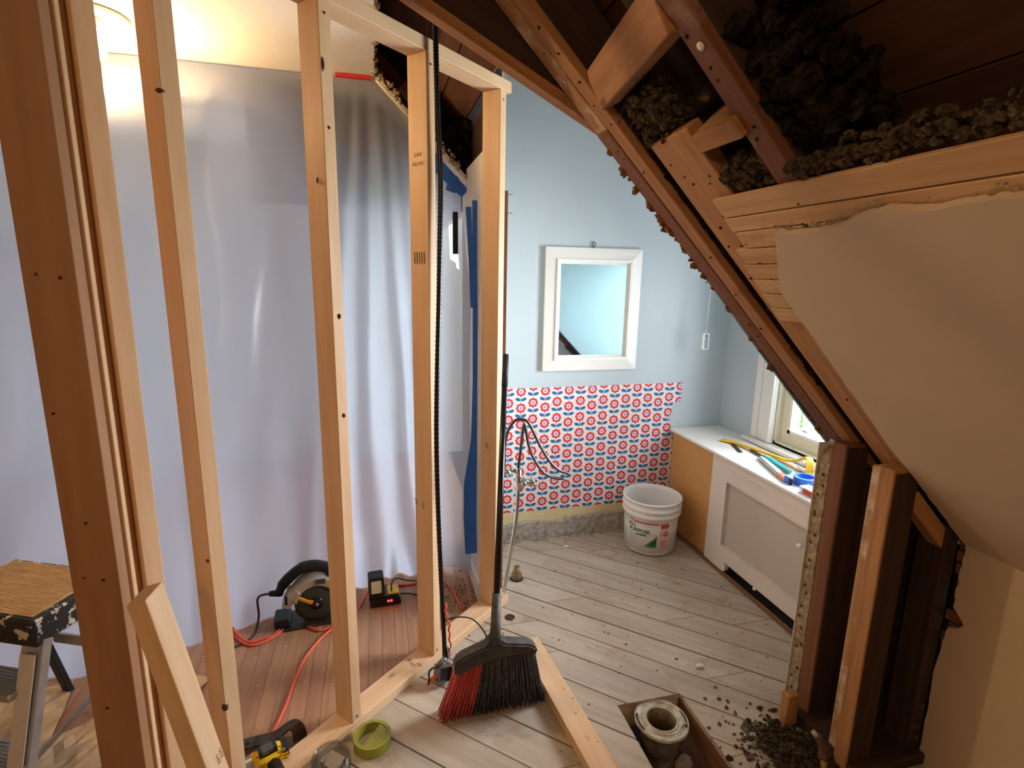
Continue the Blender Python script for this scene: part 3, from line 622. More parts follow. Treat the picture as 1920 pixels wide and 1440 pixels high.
hr = thing('hall_rafter', 'old brown rafter exposed in the ragged ceiling hole above the plastic', 'rafter', (.25, 2.7, 2.4))
timber('rafter_body', (-.4, 3.02, 2.98+.04), (.5, 3.02, 2.12+.04), (0, 1, 0), .05, .14, M['old_red'], hr, .003)
timber('strut', (.31, 2.93, 2.27), (.33, 2.93, 2.75), (1, 0, 0), .05, .09, M['old'], hr, .003)
timber('strut', (.16, 2.90, 2.50), (.40, 2.90, 2.24), (0, 1, 0), .04, .07, M['old_red'], hr, .003)
struct(MB().box((-.6, 3.12, 1.95), (.56, 3.16, 3.3)).build('wall_attic_back', M['old_dark']))
fuzz('insulation', 'brown insulation hanging inside the ceiling hole behind the studs', [(Vector((x, rq.uniform(2.84, 3.05), 2.56-x+rq.uniform(0, .32)*(x-.2)*3.2)), rq.uniform(.018, .04)) for x in [rq.uniform(.24, .50) for _ in range(190)]], M['insul_shaded'])
fuzz('debris_crumbs', 'dark crumbs on the hall floor at the foot of the partition wall', [(Vector((min(.44, .40+rq.gauss(0, .07)), 2.36+rq.gauss(0, .12), .002)), rq.uniform(.002, .006)) for _ in range(160)], M['dust'], .5, 1)

# ------------------------------------------------------------------ new stud wall
sw = thing('stud_wall', 'new pine stud wall with top and bottom plates between hall and bathroom', 'stud wall', tuple(SW(1.2, 0, 0)))
SWD = .09
bp = timber('bottom_plate', SW(.52, -SWD/2, .02), SW(1.99, -SWD/2, .02), NV, SWD, .04, M['pine'], sw)
tp = timber('top_plate', SW(.52, -SWD/2, 2.347), SW(1.945, -SWD/2, 2.347), NV, SWD, .042, M['pine'], sw)
studs = []
for s in (.608, 1.023, 1.443, 1.868):
    studs.append(timber('stud', SW(s+.02, -SWD/2, .04), SW(s+.02, -SWD/2, 2.326), NV, SWD, .04, M['pine'], sw))
timber('spacer_strip', SW(1.918, -.05, .04), SW(1.918, -.05, 2.326), NV, .07, .018, M['pine'], sw)
fd = -WV                                             # the broad faces look back along the wall
def stamp(txt, size, s, o, z, rot=0, parent=None):
    # on the face of the stud that looks towards -s; text x-axis runs along NV
    xd = NV; yd = Vector((0, 0, 1))
    if rot == 90: xd, yd = Vector((0, 0, 1)), -NV
    lettering('grade_stamp', txt, size, SW(s-.0012, o, z), xd, yd, M['ink'], parent)
stamp('HT', .022, 1.443, -.045, .70, 90, studs[2]); stamp('HT', .02, 1.443, -.082, .71, 90, studs[2])
stamp('|||||', .045, 1.443, -.045, 1.66, 0, studs[2]); stamp('S-P-F', .017, 1.443, -.045, 2.005, 0, studs[2]); stamp('KD HT', .017, 1.443, -.045, 1.975, 0, studs[2])
lettering('grade_stamp', 'JR HT', .022, SW(1.36, -.05, .0412), -WV*.4+NV, WV, M['ink'], bp); lettering('grade_stamp', 'HT', .022, SW(1.37, -.015, .0412), -WV*.4+NV, WV, M['ink'], bp)
for k, s in enumerate((.608, 1.023, 1.443, 1.868)):
    for zz in (.06, 2.29): MB().blob(tuple(SW(s+.02, .0002, zz)), .004, .2, 1).build('nail_head', M['iron'], studs[k])
def knot(st, p, r, sq): MB().blob(tuple(p), r, .15, 2, sq).build('knot', plain_knot, st)
plain_knot = plain('knot_wood', (70, 34, 20), .6)
knot(studs[0], SW(.6085, -.006, 1.98), .009, (1, 1, .6)); knot(studs[0], SW(.610, -.003, .42), .009, (1, 1, 1.2)); knot(studs[0], SW(.609, -.01, .86), .006, (1, 1, .8)); knot(studs[1], SW(1.0225, -.04, 1.86), .006, (.4, .8, 1.6)); knot(studs[1], SW(1.04, .0, 2.0), .005, (1, .5, 1)); knot(studs[1], SW(1.045, .0, 1.47), .007, (1, .5, 1.2)); knot(studs[1], SW(1.045, .0, 1.16), .006, (1, .5, 1.2)); knot(studs[1], SW(1.03, .0, 2.16), .006, (.8, .5, 3))

# corner post of boards at the turn of the wall
po = thing('corner_post', 'built-up post of shade-darkened and pale boards standing at the near end of the stud wall', 'post', (-.62, 1.3, 0))
cb = timber('board', (-.630, 1.301, 0), (-.630, 1.301, 2.5), (1, 0, 0), .093, .04, M['pine_shaded'], po); cb['label'] = 'shade-darkened brown front board with paired nail heads'
timber('board', (-.622, 1.342, 0), (-.622, 1.342, 2.5), (1, 0, 0), .093, .038, M['pine'], po)
timber('board', (-.600, 1.372, 0), (-.600, 1.372, 2.5), (1, 0, 0), .085, .020, M['pine'], po)
timber('board', SW(.492, -.075, .04), SW(.492, -.075, 2.45), NV, .09, .04, M['pine'], po)
for z, xx in ((1.585, -.652), (1.58, -.612), (.92, -.652), (.91, -.615), (.15, -.648), (.145, -.612), (1.30, -.66), (.40, -.625), (.58, -.645), (1.05, -.632), (.30, -.605)):
    MB().blob((xx, 1.2805, z), random.choice((.004, .0045, .003)), .2, 1, (1, .4, 1)).build('nail_head', M['iron'], cb)

# leaning offcut and the loose stud on the floor
a = Vector((-.512, 1.222, .90)); d = Vector((.105, -.047, -.458)); b_ = a+d*(.878/.458)
ls = thing('leaning_stud', 'short pine stud leaning against the corner post', 'stud', (b_.x, b_.y, 0))
lw = timber('stud_body', a, b_, (0, 1, 0), .089, .038, M['pine'], ls)
xdl = (b_-a).normalized(); wl_ = Vector((0, 1, 0)); wl_ = (wl_-xdl*wl_.dot(xdl)).normalized(); nl = xdl.cross(wl_)
if nl.x < 0: nl = -nl
lettering('grade_stamp', 'HT\nHT', .020, a+d*.95+nl*.0195+wl_*.02, xdl, nl.cross(xdl), M['ink'], lw)
fs = thing('loose_stud', 'loose pine stud lying on the plank floor beside the broom', 'stud', (.64, 1.6, 0))
timber('stud_body', (.603, 1.985, .022), (.735, .70, .022), (1, 0, 0), .089, .040, M['pine'], fs)
for p in ((.63, 1.93), (.655, 1.67), (.66, 1.55), (.675, 1.62), (.69, 1.42)): MB().blob((*p, .0422), .003, .2, 1, (1, 1, .4)).build('nail_head', M['iron'], fs)

# ------------------------------------------------------------------ plastic sheet across the hall
def interp(tab, x):
    if x <= tab[0][0]: return tab[0][1]
    for (x0, y0), (x1, y1) in zip(tab, tab[1:]):
        if x <= x1: k = (x-x0)/(x1-x0); k = k*k*(3-2*k); return y0+(y1-y0)*k
    return tab[-1][1]
BOT = [(-2.4, 2.2), (-1.17, 2.24), (-.82, 2.30), (-.67, 2.385), (-.44, 2.46), (-.2, 2.58), (.05, 2.64), (.23, 2.73), (.44, 2.81)]
NX, NZ = 240, 90; vs = []; fs_ = []
for i in range(NX+1):
    X = -2.4+2.84*i/NX
    for j in range(NZ+1):
        v = j/NZ; zt = 2.488 if X <= 0 else 2.492-X*1.0; yt = 2.825
        yb = interp(BOT, X); z = zt*(1-v)+.004*v
        y = yt+(yb-yt)*(v**1.35)
        # left of the tape corner the sheet sags forward under the lamp, then drops
        fw_ = max(0, min(1, (-X-.12)/.5)); fw_ = fw_*fw_*(3-2*fw_)
        k1 = min(1, v/.10); yf = yt+(2.43-yt)*k1 if v < .10 else 2.43+(yb-2.43)*((v-.10)/.90); yf += .025*math.exp(-((v-.10)/.03)**2)
        y = y*(1-fw_)+yf*fw_
        # pleats fanning down from the red tape corner at x ~ 0
        fan = X+.05-(0.0)*(1-v); amp = .050*(v**.45)*math.exp(-((X-.06*v+.02)/(.10+.17*v))**2)*min(1, v*8)
        y += amp*(math.sin((X+.02)/(.016+.034*v)*1.5+1.5*math.sin(v*3)+2.2*noise.noise(Vector((X*7, v*1.2, 7))))+.5*noise.noise(Vector((X*22/(.5+v), v*1.5, 2))))
        y += .02*math.sin(X*5.0+v*4)*v*(1-v)*3+.05*noise.noise(Vector((X*2.2+v*1.3, v*2.4, 3.1)))*v*1.6+.012*noise.noise(Vector((X*9+v*6, v*5-X*3, 1.1)))*min(1, v*3)
        # soft diagonal tension folds on the wide left part
        q = X*1.0+v*1.15; y -= .035*math.exp(-((q+.02)/.09)**2)*max(0, min(1, -X*4))*v; y -= .03*math.exp(-((q+.62)/.12)**2)*max(0, min(1, -X*4))*v
        # billow below the ceiling
        xx = X+.012*math.sin(v*9+X*30)*v
        if v > .9 and X > -.3: y -= .03*((v-.9)/.1)*math.sin(X*40)
        if X > .24: tt = (X-.24)/.20; y -= (y-2.515)*min(1, tt*tt)*.97*max(0, min(1, (v-.06)/.22)); z = max(z, .05*tt)
        # the gap torn open near the taped edge
        vs.append((xx, y, z))
for i in range(NX):
    for j in range(NZ):
        X = -2.4+2.84*(i+.5)/NX; z = vs[i*(NZ+1)+j][2]
        if .372 < X < .405+.03*0 and 1.70-(X-.372)*2.2 < z < 1.885: continue
        a_ = i*(NZ+1)+j; fs_.append((a_, a_+NZ+1, a_+NZ+2, a_+1))
mb = MB(); mb.add(vs, fs_, True); sh = mb.build('plastic_sheet', M['sheet']); tag(sh, 'translucent plastic dust sheet hung from the hall ceiling down to the oak floor', 'plastic sheet')
bo = MB().box((.380, 2.70, 1.70), (.405, 2.72, 1.90)).build('black_panel', M['black']); tag(bo, 'black strip showing through the gap in the plastic sheet', 'panel')
tag(MB().box((-.145, 2.795, 2.484), (.012, 2.82, 2.4965)).build('red_tape_strip', M['redtape']), 'thin strip of red tape along the top of the plastic sheet', 'tape')
def tape(name, label, pts, wid, up):
    return tag(MB().ribbon(pts, wid, .0015, up).build(name, M['bluetape']), label, 'tape')
def slp(x, d): return Vector((x, 2.805, 2.515-x))-UP45*d
tape('tape_strip', 'blue tape strip running down the sloped edge of the plastic', [slp(.24, .045), slp(.34, .046), slp(.44, .045), slp(.485, .04)], [.055, .06, .06, .05], (0, -1, 0))
tape('tape_strip', 'short square of blue tape hanging off the sloped strip', [slp(.36, .05)+Vector((0, -.004, 0)), slp(.335, .12)+Vector((0, -.006, 0))], .055, (0, -1, 0))
tape('tape_strip', 'small blue tape piece near the lower end of the sloped strip', [slp(.43, .05)+Vector((0, -.004, 0)), slp(.445, .09)+Vector((0, -.006, 0))], .05, (0, -1, 0))
vt = [Vector((.449, 2.49, 1.93)), Vector((.452, 2.49, 1.70)), Vector((.455, 2.49, 1.1)), Vector((.450, 2.49, .80)), Vector((.432, 2.485, .58)), Vector((.430, 2.48, .40)), Vector((.435, 2.475, .20))]
tape('tape_strip', 'long blue tape strip down the partition edge of the plastic', vt, [.024, .022, .024, .03, .064, .066, .06], (0, -1, 0))
tape('tape_strip', 'narrow blue tape strip beside the long one at its upper end', [Vector((.420, 2.485, 1.90)), Vector((.432, 2.483, 1.66)), Vector((.437, 2.483, 1.45))], [.026, .022, .014], (0, -1, 0))

# ------------------------------------------------------------------ ceiling light of the hall
cl = thing('ceiling_light', 'round white ceiling light with a bare glowing bulb in the hall', 'ceiling light', (-.965, 2.47, 2.5))
MB().lathe([(.0, -.001), (.11, -.001), (.118, -.008), (.112, -.018), (.085, -.022), (.08, -.014), (0, -.014)], 36).build('canopy', M['cream_white'], cl, local=True)
MB().lathe([(.0, -.015), (.03, -.015), (.03, -.05), (.0, -.05)], 20).build('socket', M['white'], cl, local=True)
bl = MB().lathe([(.012, -.045), (.018, -.055), (.031, -.075), (.038, -.098), (.035, -.125), (.022, -.145), (.0, -.152)], 24).build('bulb', M['bulb'], cl, local=True)
pl_ = bpy.data.lights.new('hall_bulb_light', 'POINT'); pl_.energy = 28; pl_.color = lin((255, 212, 156)); pl_.shadow_soft_size = .045
plo = bpy.data.objects.new('hall_bulb_light', pl_); col.objects.link(plo); plo.location = (-.965, 2.47, 2.305)
# added warm fill light in a round fitting, unseen to the left in the hall
c2 = thing('ceiling_light', 'added fill light with a round fitting, unseen further left in the hall', 'ceiling light', (-2.3, .6, 2.50))
MB().lathe([(.0, .0), (.14, .0), (.145, -.01), (.12, -.03), (0, -.03)], 32).build('canopy', M['cream_white'], c2, local=True)
MB().lathe([(.12, -.03), (.125, -.05), (.10, -.09), (.05, -.11), (0, -.115)], 32).build('diffuser', emit('fill_diffuser', (255, 214, 160), 2.0), c2, local=True)
pl2 = bpy.data.lights.new('hall_side_fill', 'POINT'); pl2.energy = 215; pl2.color = lin((255, 216, 170)); pl2.shadow_soft_size = .3
pl2o = bpy.data.objects.new('hall_side_fill', pl2); col.objects.link(pl2o); pl2o.location = (-2.3, .6, 2.30)
struct(MB().box((-3.0, -1.8, 2.52), (.04, .75, 2.54)).build('ceiling_near', M['cream_white']))

c3 = thing('ceiling_light', 'added fill light with a round fitting, unseen behind the viewpoint', 'ceiling light', (-.9, -1.0, 2.52))  # added warm fill light behind the camera, out of view
MB().lathe([(.0, .0), (.14, .0), (.145, -.01), (.12, -.03), (0, -.03)], 32).build('canopy', M['cream_white'], c3, local=True)
MB().lathe([(.12, -.03), (.125, -.05), (.10, -.09), (.05, -.11), (0, -.115)], 32).build('diffuser', emit('fill_diffuser_near', (255, 214, 160), 2.0), c3, local=True)
pl3 = bpy.data.lights.new('near_room_fill', 'POINT'); pl3.energy = 22; pl3.color = lin((255, 216, 170)); pl3.shadow_soft_size = .12
pl3o = bpy.data.objects.new('near_room_fill', pl3); col.objects.link(pl3o); pl3o.location = (-.9, -1.0, 2.33)

# ------------------------------------------------------------------ radiator cover
XC = 1.83; rc = thing('radiator_cover', 'white radiator cover with grille panel and bare ochre end board under the window', 'radiator cover', (XC, 2.2, 0))
MB().box((XC-.028, 1.475, .645), (XW-.004, YB-.008, .661)).build('top', M['white'], rc, .003)
MB().box((XC, 2.492, .012), (XC+.018, YB-.01, .645)).build('end_board', M['ochre'], rc)['label'] = 'bare ochre fibreboard panel'
GY0, GY1, GZ0, GZ1 = 1.60, 2.35, .158, .525; F0, F1 = 1.48, 2.492
mb = MB()
mb.box((XC-.012, F0, GZ1), (XC+.012, F1, .645)); mb.box((XC-.012, GY1, .012), (XC+.012, F1, GZ1)); mb.box((XC-.012, F0, .012), (XC+.012, GY0, GZ1)); mb.box((XC-.012, GY0, .072), (XC+.012, GY1, GZ0))
mb.prism([(GY1, .012), (GY1, .072), (GY1-.03, .072), (GY1-.045, .06), (GY1-.05, .04), (GY1-.045, .024), (GY1-.03, .012)], lambda u, v, h: (h, u, v), XC-.012, XC+.012)
mb.build('front_frame', M['white2'], rc)
MB().box((XC+.003, GY0, GZ0), (XC+.006, GY1, GZ1)).build('grille', M['mesh'], rc)
mo = MB(); 
for a, b in (((GY0-.012, GZ1, ), (GY1+.012, GZ1+.012)), ((GY0-.012, GZ0-.012), (GY1+.012, GZ0)), ((GY1, GZ0), (GY1+.012, GZ1)), ((GY0-.012, GZ0), (GY0, GZ1))): mo.box((XC-.018, a[0], a[1]), (XC-.010, b[0], b[1]))
mo.build('moulding', M['white2'], rc)
MB().box((XC-.017, F0, .590), (XC-.010, 2.40, .600)).build('top_moulding', M['white2'], rc)
MB().lathe([(.0, -.045), (.011, -.043), (.013, -.034), (.009, -.026), (.006, -.018), (.006, 0)], 16, 'x', (XC-.008, 1.79, .448)).build('knob', M['white'], rc)
MB().lathe([(.0, -.02), (.008, -.02), (.010, -.010), (.006, 0)], 12, 'x', (XC+.0, 2.06, .066)).build('valve_cap', M['white'], rc)
timber('base_shoe', (XC-.019, 1.48, .008), (XC-.019, 2.935, .008), (1, 0, 0), .014, .015, M['old_red'], rc)
MB().box((XC+.07, 1.48, .0), (XC+.08, 2.49, .2)).build('inner_panel', M['white2'], rc)
TZ = .661
# things lying on the cover
pb = thing('pry_bar', 'yellow pry bar with a hooked end lying on the radiator cover', 'pry bar', (2.03, 2.3, TZ))
MB().ribbon(curve_pts([(2.0, 2.545, TZ+.010), (2.02, 2.43, TZ+.016), (2.04, 2.29, TZ+.02), (2.05, 2.19, TZ+.026), (2.055, 2.13, TZ+.05), (2.045, 2.075, TZ+.082), (2.02, 2.03, TZ+.085), (2.0, 2.005, TZ+.055), (1.995, 1.995, TZ+.012)], 5), [.024]*20+[.03]*12+[.036]*9, .011, (0, 0, 1)).build('bar', M['yellow'], pb, .002)
MB().ribbon([(2.003, 2.55, TZ+.010), (1.985, 2.60, TZ+.010), (1.965, 2.635, TZ+.008)], [.026, .045, .05], .006).build('claw', M['yellow'], pb, .001)
fi = thing('scraper_blade', 'thin dark steel blade lying under the claw of the yellow pry bar', 'blade', (1.95, 2.5, TZ)); MB().ribbon([(2.0, 2.60, TZ+.003), (1.935, 2.42, TZ+.003)], .022, .003).build('blade_body', M['iron'], fi)
pk = thing('putty_knife', 'putty knife with teal handle lying on the radiator cover', 'putty knife', (1.97, 2.2, TZ))
MB().ribbon([(2.01, 2.43, TZ+.008), (1.99, 2.30, TZ+.010)], [.028, .014], .003).build('blade', M['iron'], pk); MB().ribbon([(1.993, 2.315, TZ+.012), (1.985, 2.25, TZ+.014), (1.965, 2.13, TZ+.014), (1.955, 2.075, TZ+.012)], [.02, .032, .034, .022], .018).build('handle', M['teal'], pk, .004)
uk = thing('utility_knife', 'grey utility knife with a copper coloured end on the radiator cover', 'utility knife', (1.91, 2.15, TZ))
MB().ribbon([(1.96, 2.295, TZ+.012), (1.948, 2.25, TZ+.014), (1.905, 2.12, TZ+.014), (1.885, 2.06, TZ+.013)], [.018, .028, .034, .034], .022).build('handle', M['grey'], uk, .005); MB().ribbon([(1.888, 2.07, TZ+.013), (1.872, 2.02, TZ+.013), (1.858, 1.985, TZ+.010)], [.034, .03, .012], .018).build('nose', M['copper'], uk, .003)
MB().ribbon([(1.965, 2.31, TZ+.008), (1.958, 2.29, TZ+.010)], .014, .008).build('cap', M['white'], uk, .002)
st = thing('paint_stick', 'pale wooden paint stick lying behind the teal putty knife', 'stick', (2.06, 2.2, TZ)); timber('stick_body', (2.075, 2.36, TZ+.003), (2.04, 2.06, TZ+.003), (1, 0, 0), .026, .004, M['lath'], st)
cc = thing('clear_box', 'small clear plastic box standing behind the blue tape roll', 'box', (2.05, 2.08, TZ))
MB().box((2.03, 2.045, TZ+.0065), (2.085, 2.12, TZ+.03)).build('box_body', M['clear'], cc, .003); MB().box((2.036, 2.05, TZ+.007), (2.05, 2.115, TZ+.02)).build('label', M['white'], cc)
def roll(name, label, loc, ro, ri, h, mat, core):
    t = thing(name, label, 'tape roll', loc)
    MB().lathe([(ri+.004, 0), (ro, 0), (ro, h), (ri+.004, h)], 40, close=True).build('tape', mat, t, local=True, smooth=False); MB().lathe([(ri, 0), (ri+.004, 0), (ri+.004, h+.0005), (ri, h+.0005)], 40, close=True).build('core', core, t, local=True, smooth=False); return t
roll('tape_roll', 'roll of blue painters tape standing on the radiator cover', (1.935, 1.955, TZ), .052, .036, .038, M['bluetape'], M['bluetape'])
bc = thing('spring_clip', 'small black and blue clip beside the blue tape roll', 'clip', (1.85, 1.965, TZ)); MB().box((1.853, 1.972, TZ), (1.867, 2.0, TZ+.034)).build('jaw', M['bluetape'], bc, .003); MB().box((1.853, 1.955, TZ), (1.867, 1.969, TZ+.034)).build('jaw', M['black'], bc, .003); MB().box((1.855, 1.969, TZ+.004), (1.864, 1.972, TZ+.02)).build('spring', M['steel'], bc)
rb = thing('red_cartridge', 'small red plastic block with white cap at the front of the radiator cover', 'cartridge', (1.86, 1.85, TZ)); MB().box((1.842, 1.78, TZ), (1.885, 1.865, TZ+.026)).build('block', M['red'], rb, .003); MB().box((1.838, 1.866, TZ), (1.889, 1.885, TZ+.03)).build('cap', M['white'], rb, .002); MB().box((1.835, 1.80, TZ+.026), (1.889, 1.885, TZ+.031)).build('lid', M['white'], rb, .002)

# ------------------------------------------------------------------ mirror and pull cord
mi = thing('wall_mirror', 'white framed rectangular mirror hanging on the blue wall', 'mirror', (1.23, YB, 1.05))
X0, X1, Z0, Z1 = .935, 1.527, 1.055, 1.763
def frame_ring(a, b, y0, y1, c, d, name, mat):      # mitred ring: outer rect inset a, inner inset b, heights out of the wall y0/y1 (outer) y2/y3
    P = lambda i, y: [(X0+i, YB-y, Z0+i), (X1-i, YB-y, Z0+i), (X1-i, YB-y, Z1-i), (X0+i, YB-y, Z1-i)]
    vs = P(a, .002)+P(a, y0)+P(b, y1)+P(b, .002); fs = []
    for r in range(3):
        for j in range(4): k = (j+1) % 4; fs.append((r*4+j, r*4+k, r*4+4+k, r*4+4+j))
    return MB().add(vs, fs).build(name, mat, mi)
frame_ring(0, .064, .022, .034, 0, 0, 'frame', M['white']); frame_ring(.064, .078, .040, .040, 0, 0, 'inner_frame', M['white']); frame_ring(.078, .092, .028, .018, 0, 0, 'inner_bead', M['white'])
MB().box((X0+.088, YB-.016, Z0+.088), (X1-.088, YB-.012, Z1-.088)).build('mirror_glass', M['mirror'], mi)
hk = MB(); hp = [(1.223+.012*math.cos(a), YB-.008, Z1+.021+.014*math.sin(a)) for a in [2*math.pi*i/18-1.57 for i in range(19)]]; hk.tube(hp, .0022, 6); hk.tube([(1.223, YB-.008, Z1-.005), (1.223, YB-.008, Z1+.008)], .003, 6); hk.build('hanging_ring', M['iron'], mi)
pc = thing('pull_cord', 'light pull cord with a clear crystal tag hanging before the blue wall', 'pull cord', (1.905, 2.8, 1.19))
MB().tube([(1.935, 2.8, 2.49), (1.908, 2.8, 1.30)], .0016, 6).build('cord', M['white'], pc); MB().tube([(1.908, 2.8, 1.305), (1.907, 2.8, 1.285)], .006, 10).build('ferrule', M['chrome'], pc)
MB().box((1.890, 2.792, 1.188), (1.926, 2.806, 1.282)).build('crystal_tag', M['crystal'], pc, .006); cr = MB()
for a, b in (((1.889, 1.187), (1.893, 1.283)), ((1.923, 1.187), (1.927, 1.283)), ((1.893, 1.187), (1.923, 1.191)), ((1.893, 1.279), (1.923, 1.283))): cr.box((a[0], 2.791, a[1]), (b[0], 2.807, b[1]))
cr.build('rim', M['white'], pc)

# ------------------------------------------------------------------ bucket
BX, BY = 1.572, 2.695; bk = thing('bucket', 'white plastic joint compound bucket with green and red label standing on the floor', 'bucket', (BX, BY, 0))
def brad(z): return .147+.019*z/.33
prof = [(0, .004), (.132, .004), (.142, .010), (.1475, .028)]+[(brad(z), z) for z in (.06, .12, .18, .236)]+[(.170, .240), (.172, .252), (.166, .258), (.166, .274), (.173, .279), (.174, .290), (.168, .296), (.168, .318), (.1735, .322), (.174, .331), (.169, .334), (.164, .331), (.163, .30), (.158, .2), (.150, .03), (0, .02)]
MB().lathe(prof, 64).build('pail', M['pail'], bk, local=True)
BA = math.atan2(-BY, -BX)                        # angle that faces the viewpoint
def cylmap(u, z, d=.0008): a = BA-.03+u/.155; r = brad(z)+d; return (r*math.cos(a), r*math.sin(a), z)
def cpatch(name, poly, mat, d=.0008, n=14):
    # poly as (u0,u1,z0,z1) rectangle
    u0, u1, z0, z1 = poly; vs = [cylmap(u0+(u1-u0)*i/n, z, d) for z in (z0, z1) for i in range(n+1)]; fs = [(i, i+1, n+2+i, n+1+i) for i in range(n)]
    return MB().add(vs, fs, True).build(name, mat, bk, local=True)
def ctext(body, size, u, z, mat, name='lettering', sp=1.0):
    me = text_mesh(body, size, sp, .0007); b = bmesh.new(); b.from_mesh(me); bmesh.ops.triangulate(b, faces=b.faces)
    bmesh.ops.subdivide_edges(b, edges=b.edges[:], cuts=1, use_grid_fill=True)
    for v in b.verts: v.co = cylmap(u+v.co.x, z+v.co.y, .0014)
    b.to_mesh(me); b.free(); return link(name, me, mat, bk, True)
ctext('ALL', .033, -.102, .188, M['print_dgreen']); ctext('PURPOSE', .033, -.058, .157, M['print_dgreen'], sp=.95); cpatch('green_rule', (-.072, -.012, .130, .139), M['print_dgreen'])
cpatch('red_rule', (-.088, .055, .208, .216), M['print_red']); cpatch('dark_mark', (-.118, -.108, .214, .224), M['print_grey']); cpatch('dark_mark', (-.104, -.092, .210, .220), M['print_grey'])
for i, L in enumerate((.05, .06, .055, .03, .05, .045)): cpatch('text_line', (-.118, -.118+L, .128-.012*i, .131-.012*i), M['print_grey'])
ctext('JOINT COMPOUND', .009, -.085, .137, M['print_dgreen']) if False else None
def trees():
    tops = [(-.058, .028)]; rt = random.Random(6); u = -.058
    while u < .046: u += .010; tops.append((min(u, .048), .03+(u+.058)*.98+rt.uniform(.006, .016))); tops.append((min(u+.004, .048), .03+(u+.058)*.94-rt.uniform(0, .006)))
    vs = []; 
    for uu, zz in tops: vs += [cylmap(uu, .028), cylmap(uu, max(zz, .030))]
    fs = [(2*i, 2*i+2, 2*i+3, 2*i+1) for i in range(len(tops)-1)]; MB().add(vs, fs).build('tree_print', M['print_green'], bk, local=True)
trees()
cpatch('warning_panel', (.066, .116, .045, .212), M['print_pink'], n=6); cpatch('warning_header', (.066, .116, .186, .214), M['print_red'], .0011, 6)
cpatch('warning_field', (.070, .112, .118, .182), M['white'], .0011, 6)
def cring(u, z, r, w, mat, name):
    n = 28; vs = []
    for i in range(n): a = 2*math.pi*i/n; vs += [cylmap(u+(r-w)*math.cos(a), z+(r-w)*math.sin(a), .0016), cylmap(u+r*math.cos(a), z+r*math.sin(a), .0016)]
    MB().add(vs, [(2*i, 2*i+1, (2*i+3) % (2*n), (2*i+2) % (2*n)) for i in range(n)]).build(name, mat, bk, local=True)
cring(.091, .150, .025, .004, M['print_red'], 'warning_ring'); cring(.097, .150, .014, .009, M['print_red'], 'warning_figure'); cpatch('warning_bar', (.074, .086, .146, .152), M['print_red'], .0016, 3)
for i in range(4): cpatch('text_line', (.071, .111, .105-.014*i, .109-.014*i), M['print_red'], .0012, 4)

# ------------------------------------------------------------------ water supply left on the floor
su = thing('water_supply', 'chrome supply pipe with two valves and bent grey tubes before the wallpaper', 'plumbing', (.6, 2.36, 0)); Y = 2.36
MB().tube(curve_pts([(.577, Y, -.01), (.592, Y, .10), (.617, Y, .27), (.638, Y, .42), (.645, Y, .56), (.648, Y, .61)], 6), .0095, 12).build('riser', M['chrome'], su)
MB().tube(curve_pts([(.586, Y+.02, -.01), (.602, Y+.02, .12), (.628, Y+.02, .32)], 6), .006, 10).build('riser', M['chrome'], su)
MB().tube([(.646, Y, .57), (.646, Y, .69)], .015, 14).tube([(.646, Y, .625), (.70, Y-.01, .618)], .011, 12).tube([(.646, Y, .672), (.60, Y+.01, .679)], .011, 12).build('valve_body', M['chrome'], su)
for (kx, kz) in ((.716, .616), (.588, .680)):
    k = MB()
    for a in range(4): k.tube([(kx, Y-.012, kz), (kx+.026*math.cos(a*1.571+.5), Y-.014, kz+.026*math.sin(a*1.571+.5))], [.007, .009], 8)
    k.blob((kx, Y-.014, kz), .013, 0, 2); k.build('valve_handle', M['chrome'], su)
MB().blob((.668, Y-.012, .612), .017, 0, 2).build('valve_cap', M['chrome'], su, smooth=True)
MB().tube(curve_pts([(.644, Y, .68), (.656, Y, .80), (.664, Y, .885), (.670, Y, .905), (.677, Y, .885), (.694, Y, .80), (.725, Y, .725), (.775, Y, .655), (.83, Y, .624), (.883, Y, .616)], 6), .0075, 10).build('tube', M['darkpipe'], su)
MB().tube(curve_pts([(.580, Y+.03, .68), (.583, Y+.03, .80), (.596, Y+.02, .875), (.632, Y+.01, .928), (.682, Y, .922), (.712, Y, .875), (.755, Y, .79), (.805, Y, .71), (.855, Y, .662), (.905, Y, .640)], 6), .0075, 10).build('tube', M['darkpipe'], su)
fs2 = thing('pipe_stub', 'stubby brass pipe sticking up through a hole in the planks by the supply pipe', 'pipe', (.690, 2.515, 0))
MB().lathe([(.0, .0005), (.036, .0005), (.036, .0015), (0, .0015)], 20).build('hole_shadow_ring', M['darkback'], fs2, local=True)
MB().lathe([(.028, .0), (.030, .018), (.024, .036), (.017, .046), (.0165, .072), (.012, .073), (.011, .04), (0, .03)], 24).build('stub', M['brass'], fs2, local=True)
kh = thing('knot_hole', 'dark round knot hole in the planks beside the broom neck', 'knot hole', (.575, 2.20, .0015)); MB().lathe([(.0, .0004), (.018, .0006), (.024, .001), (.021, .002)], 18).build('rim', M['old_dark'], kh, local=True)

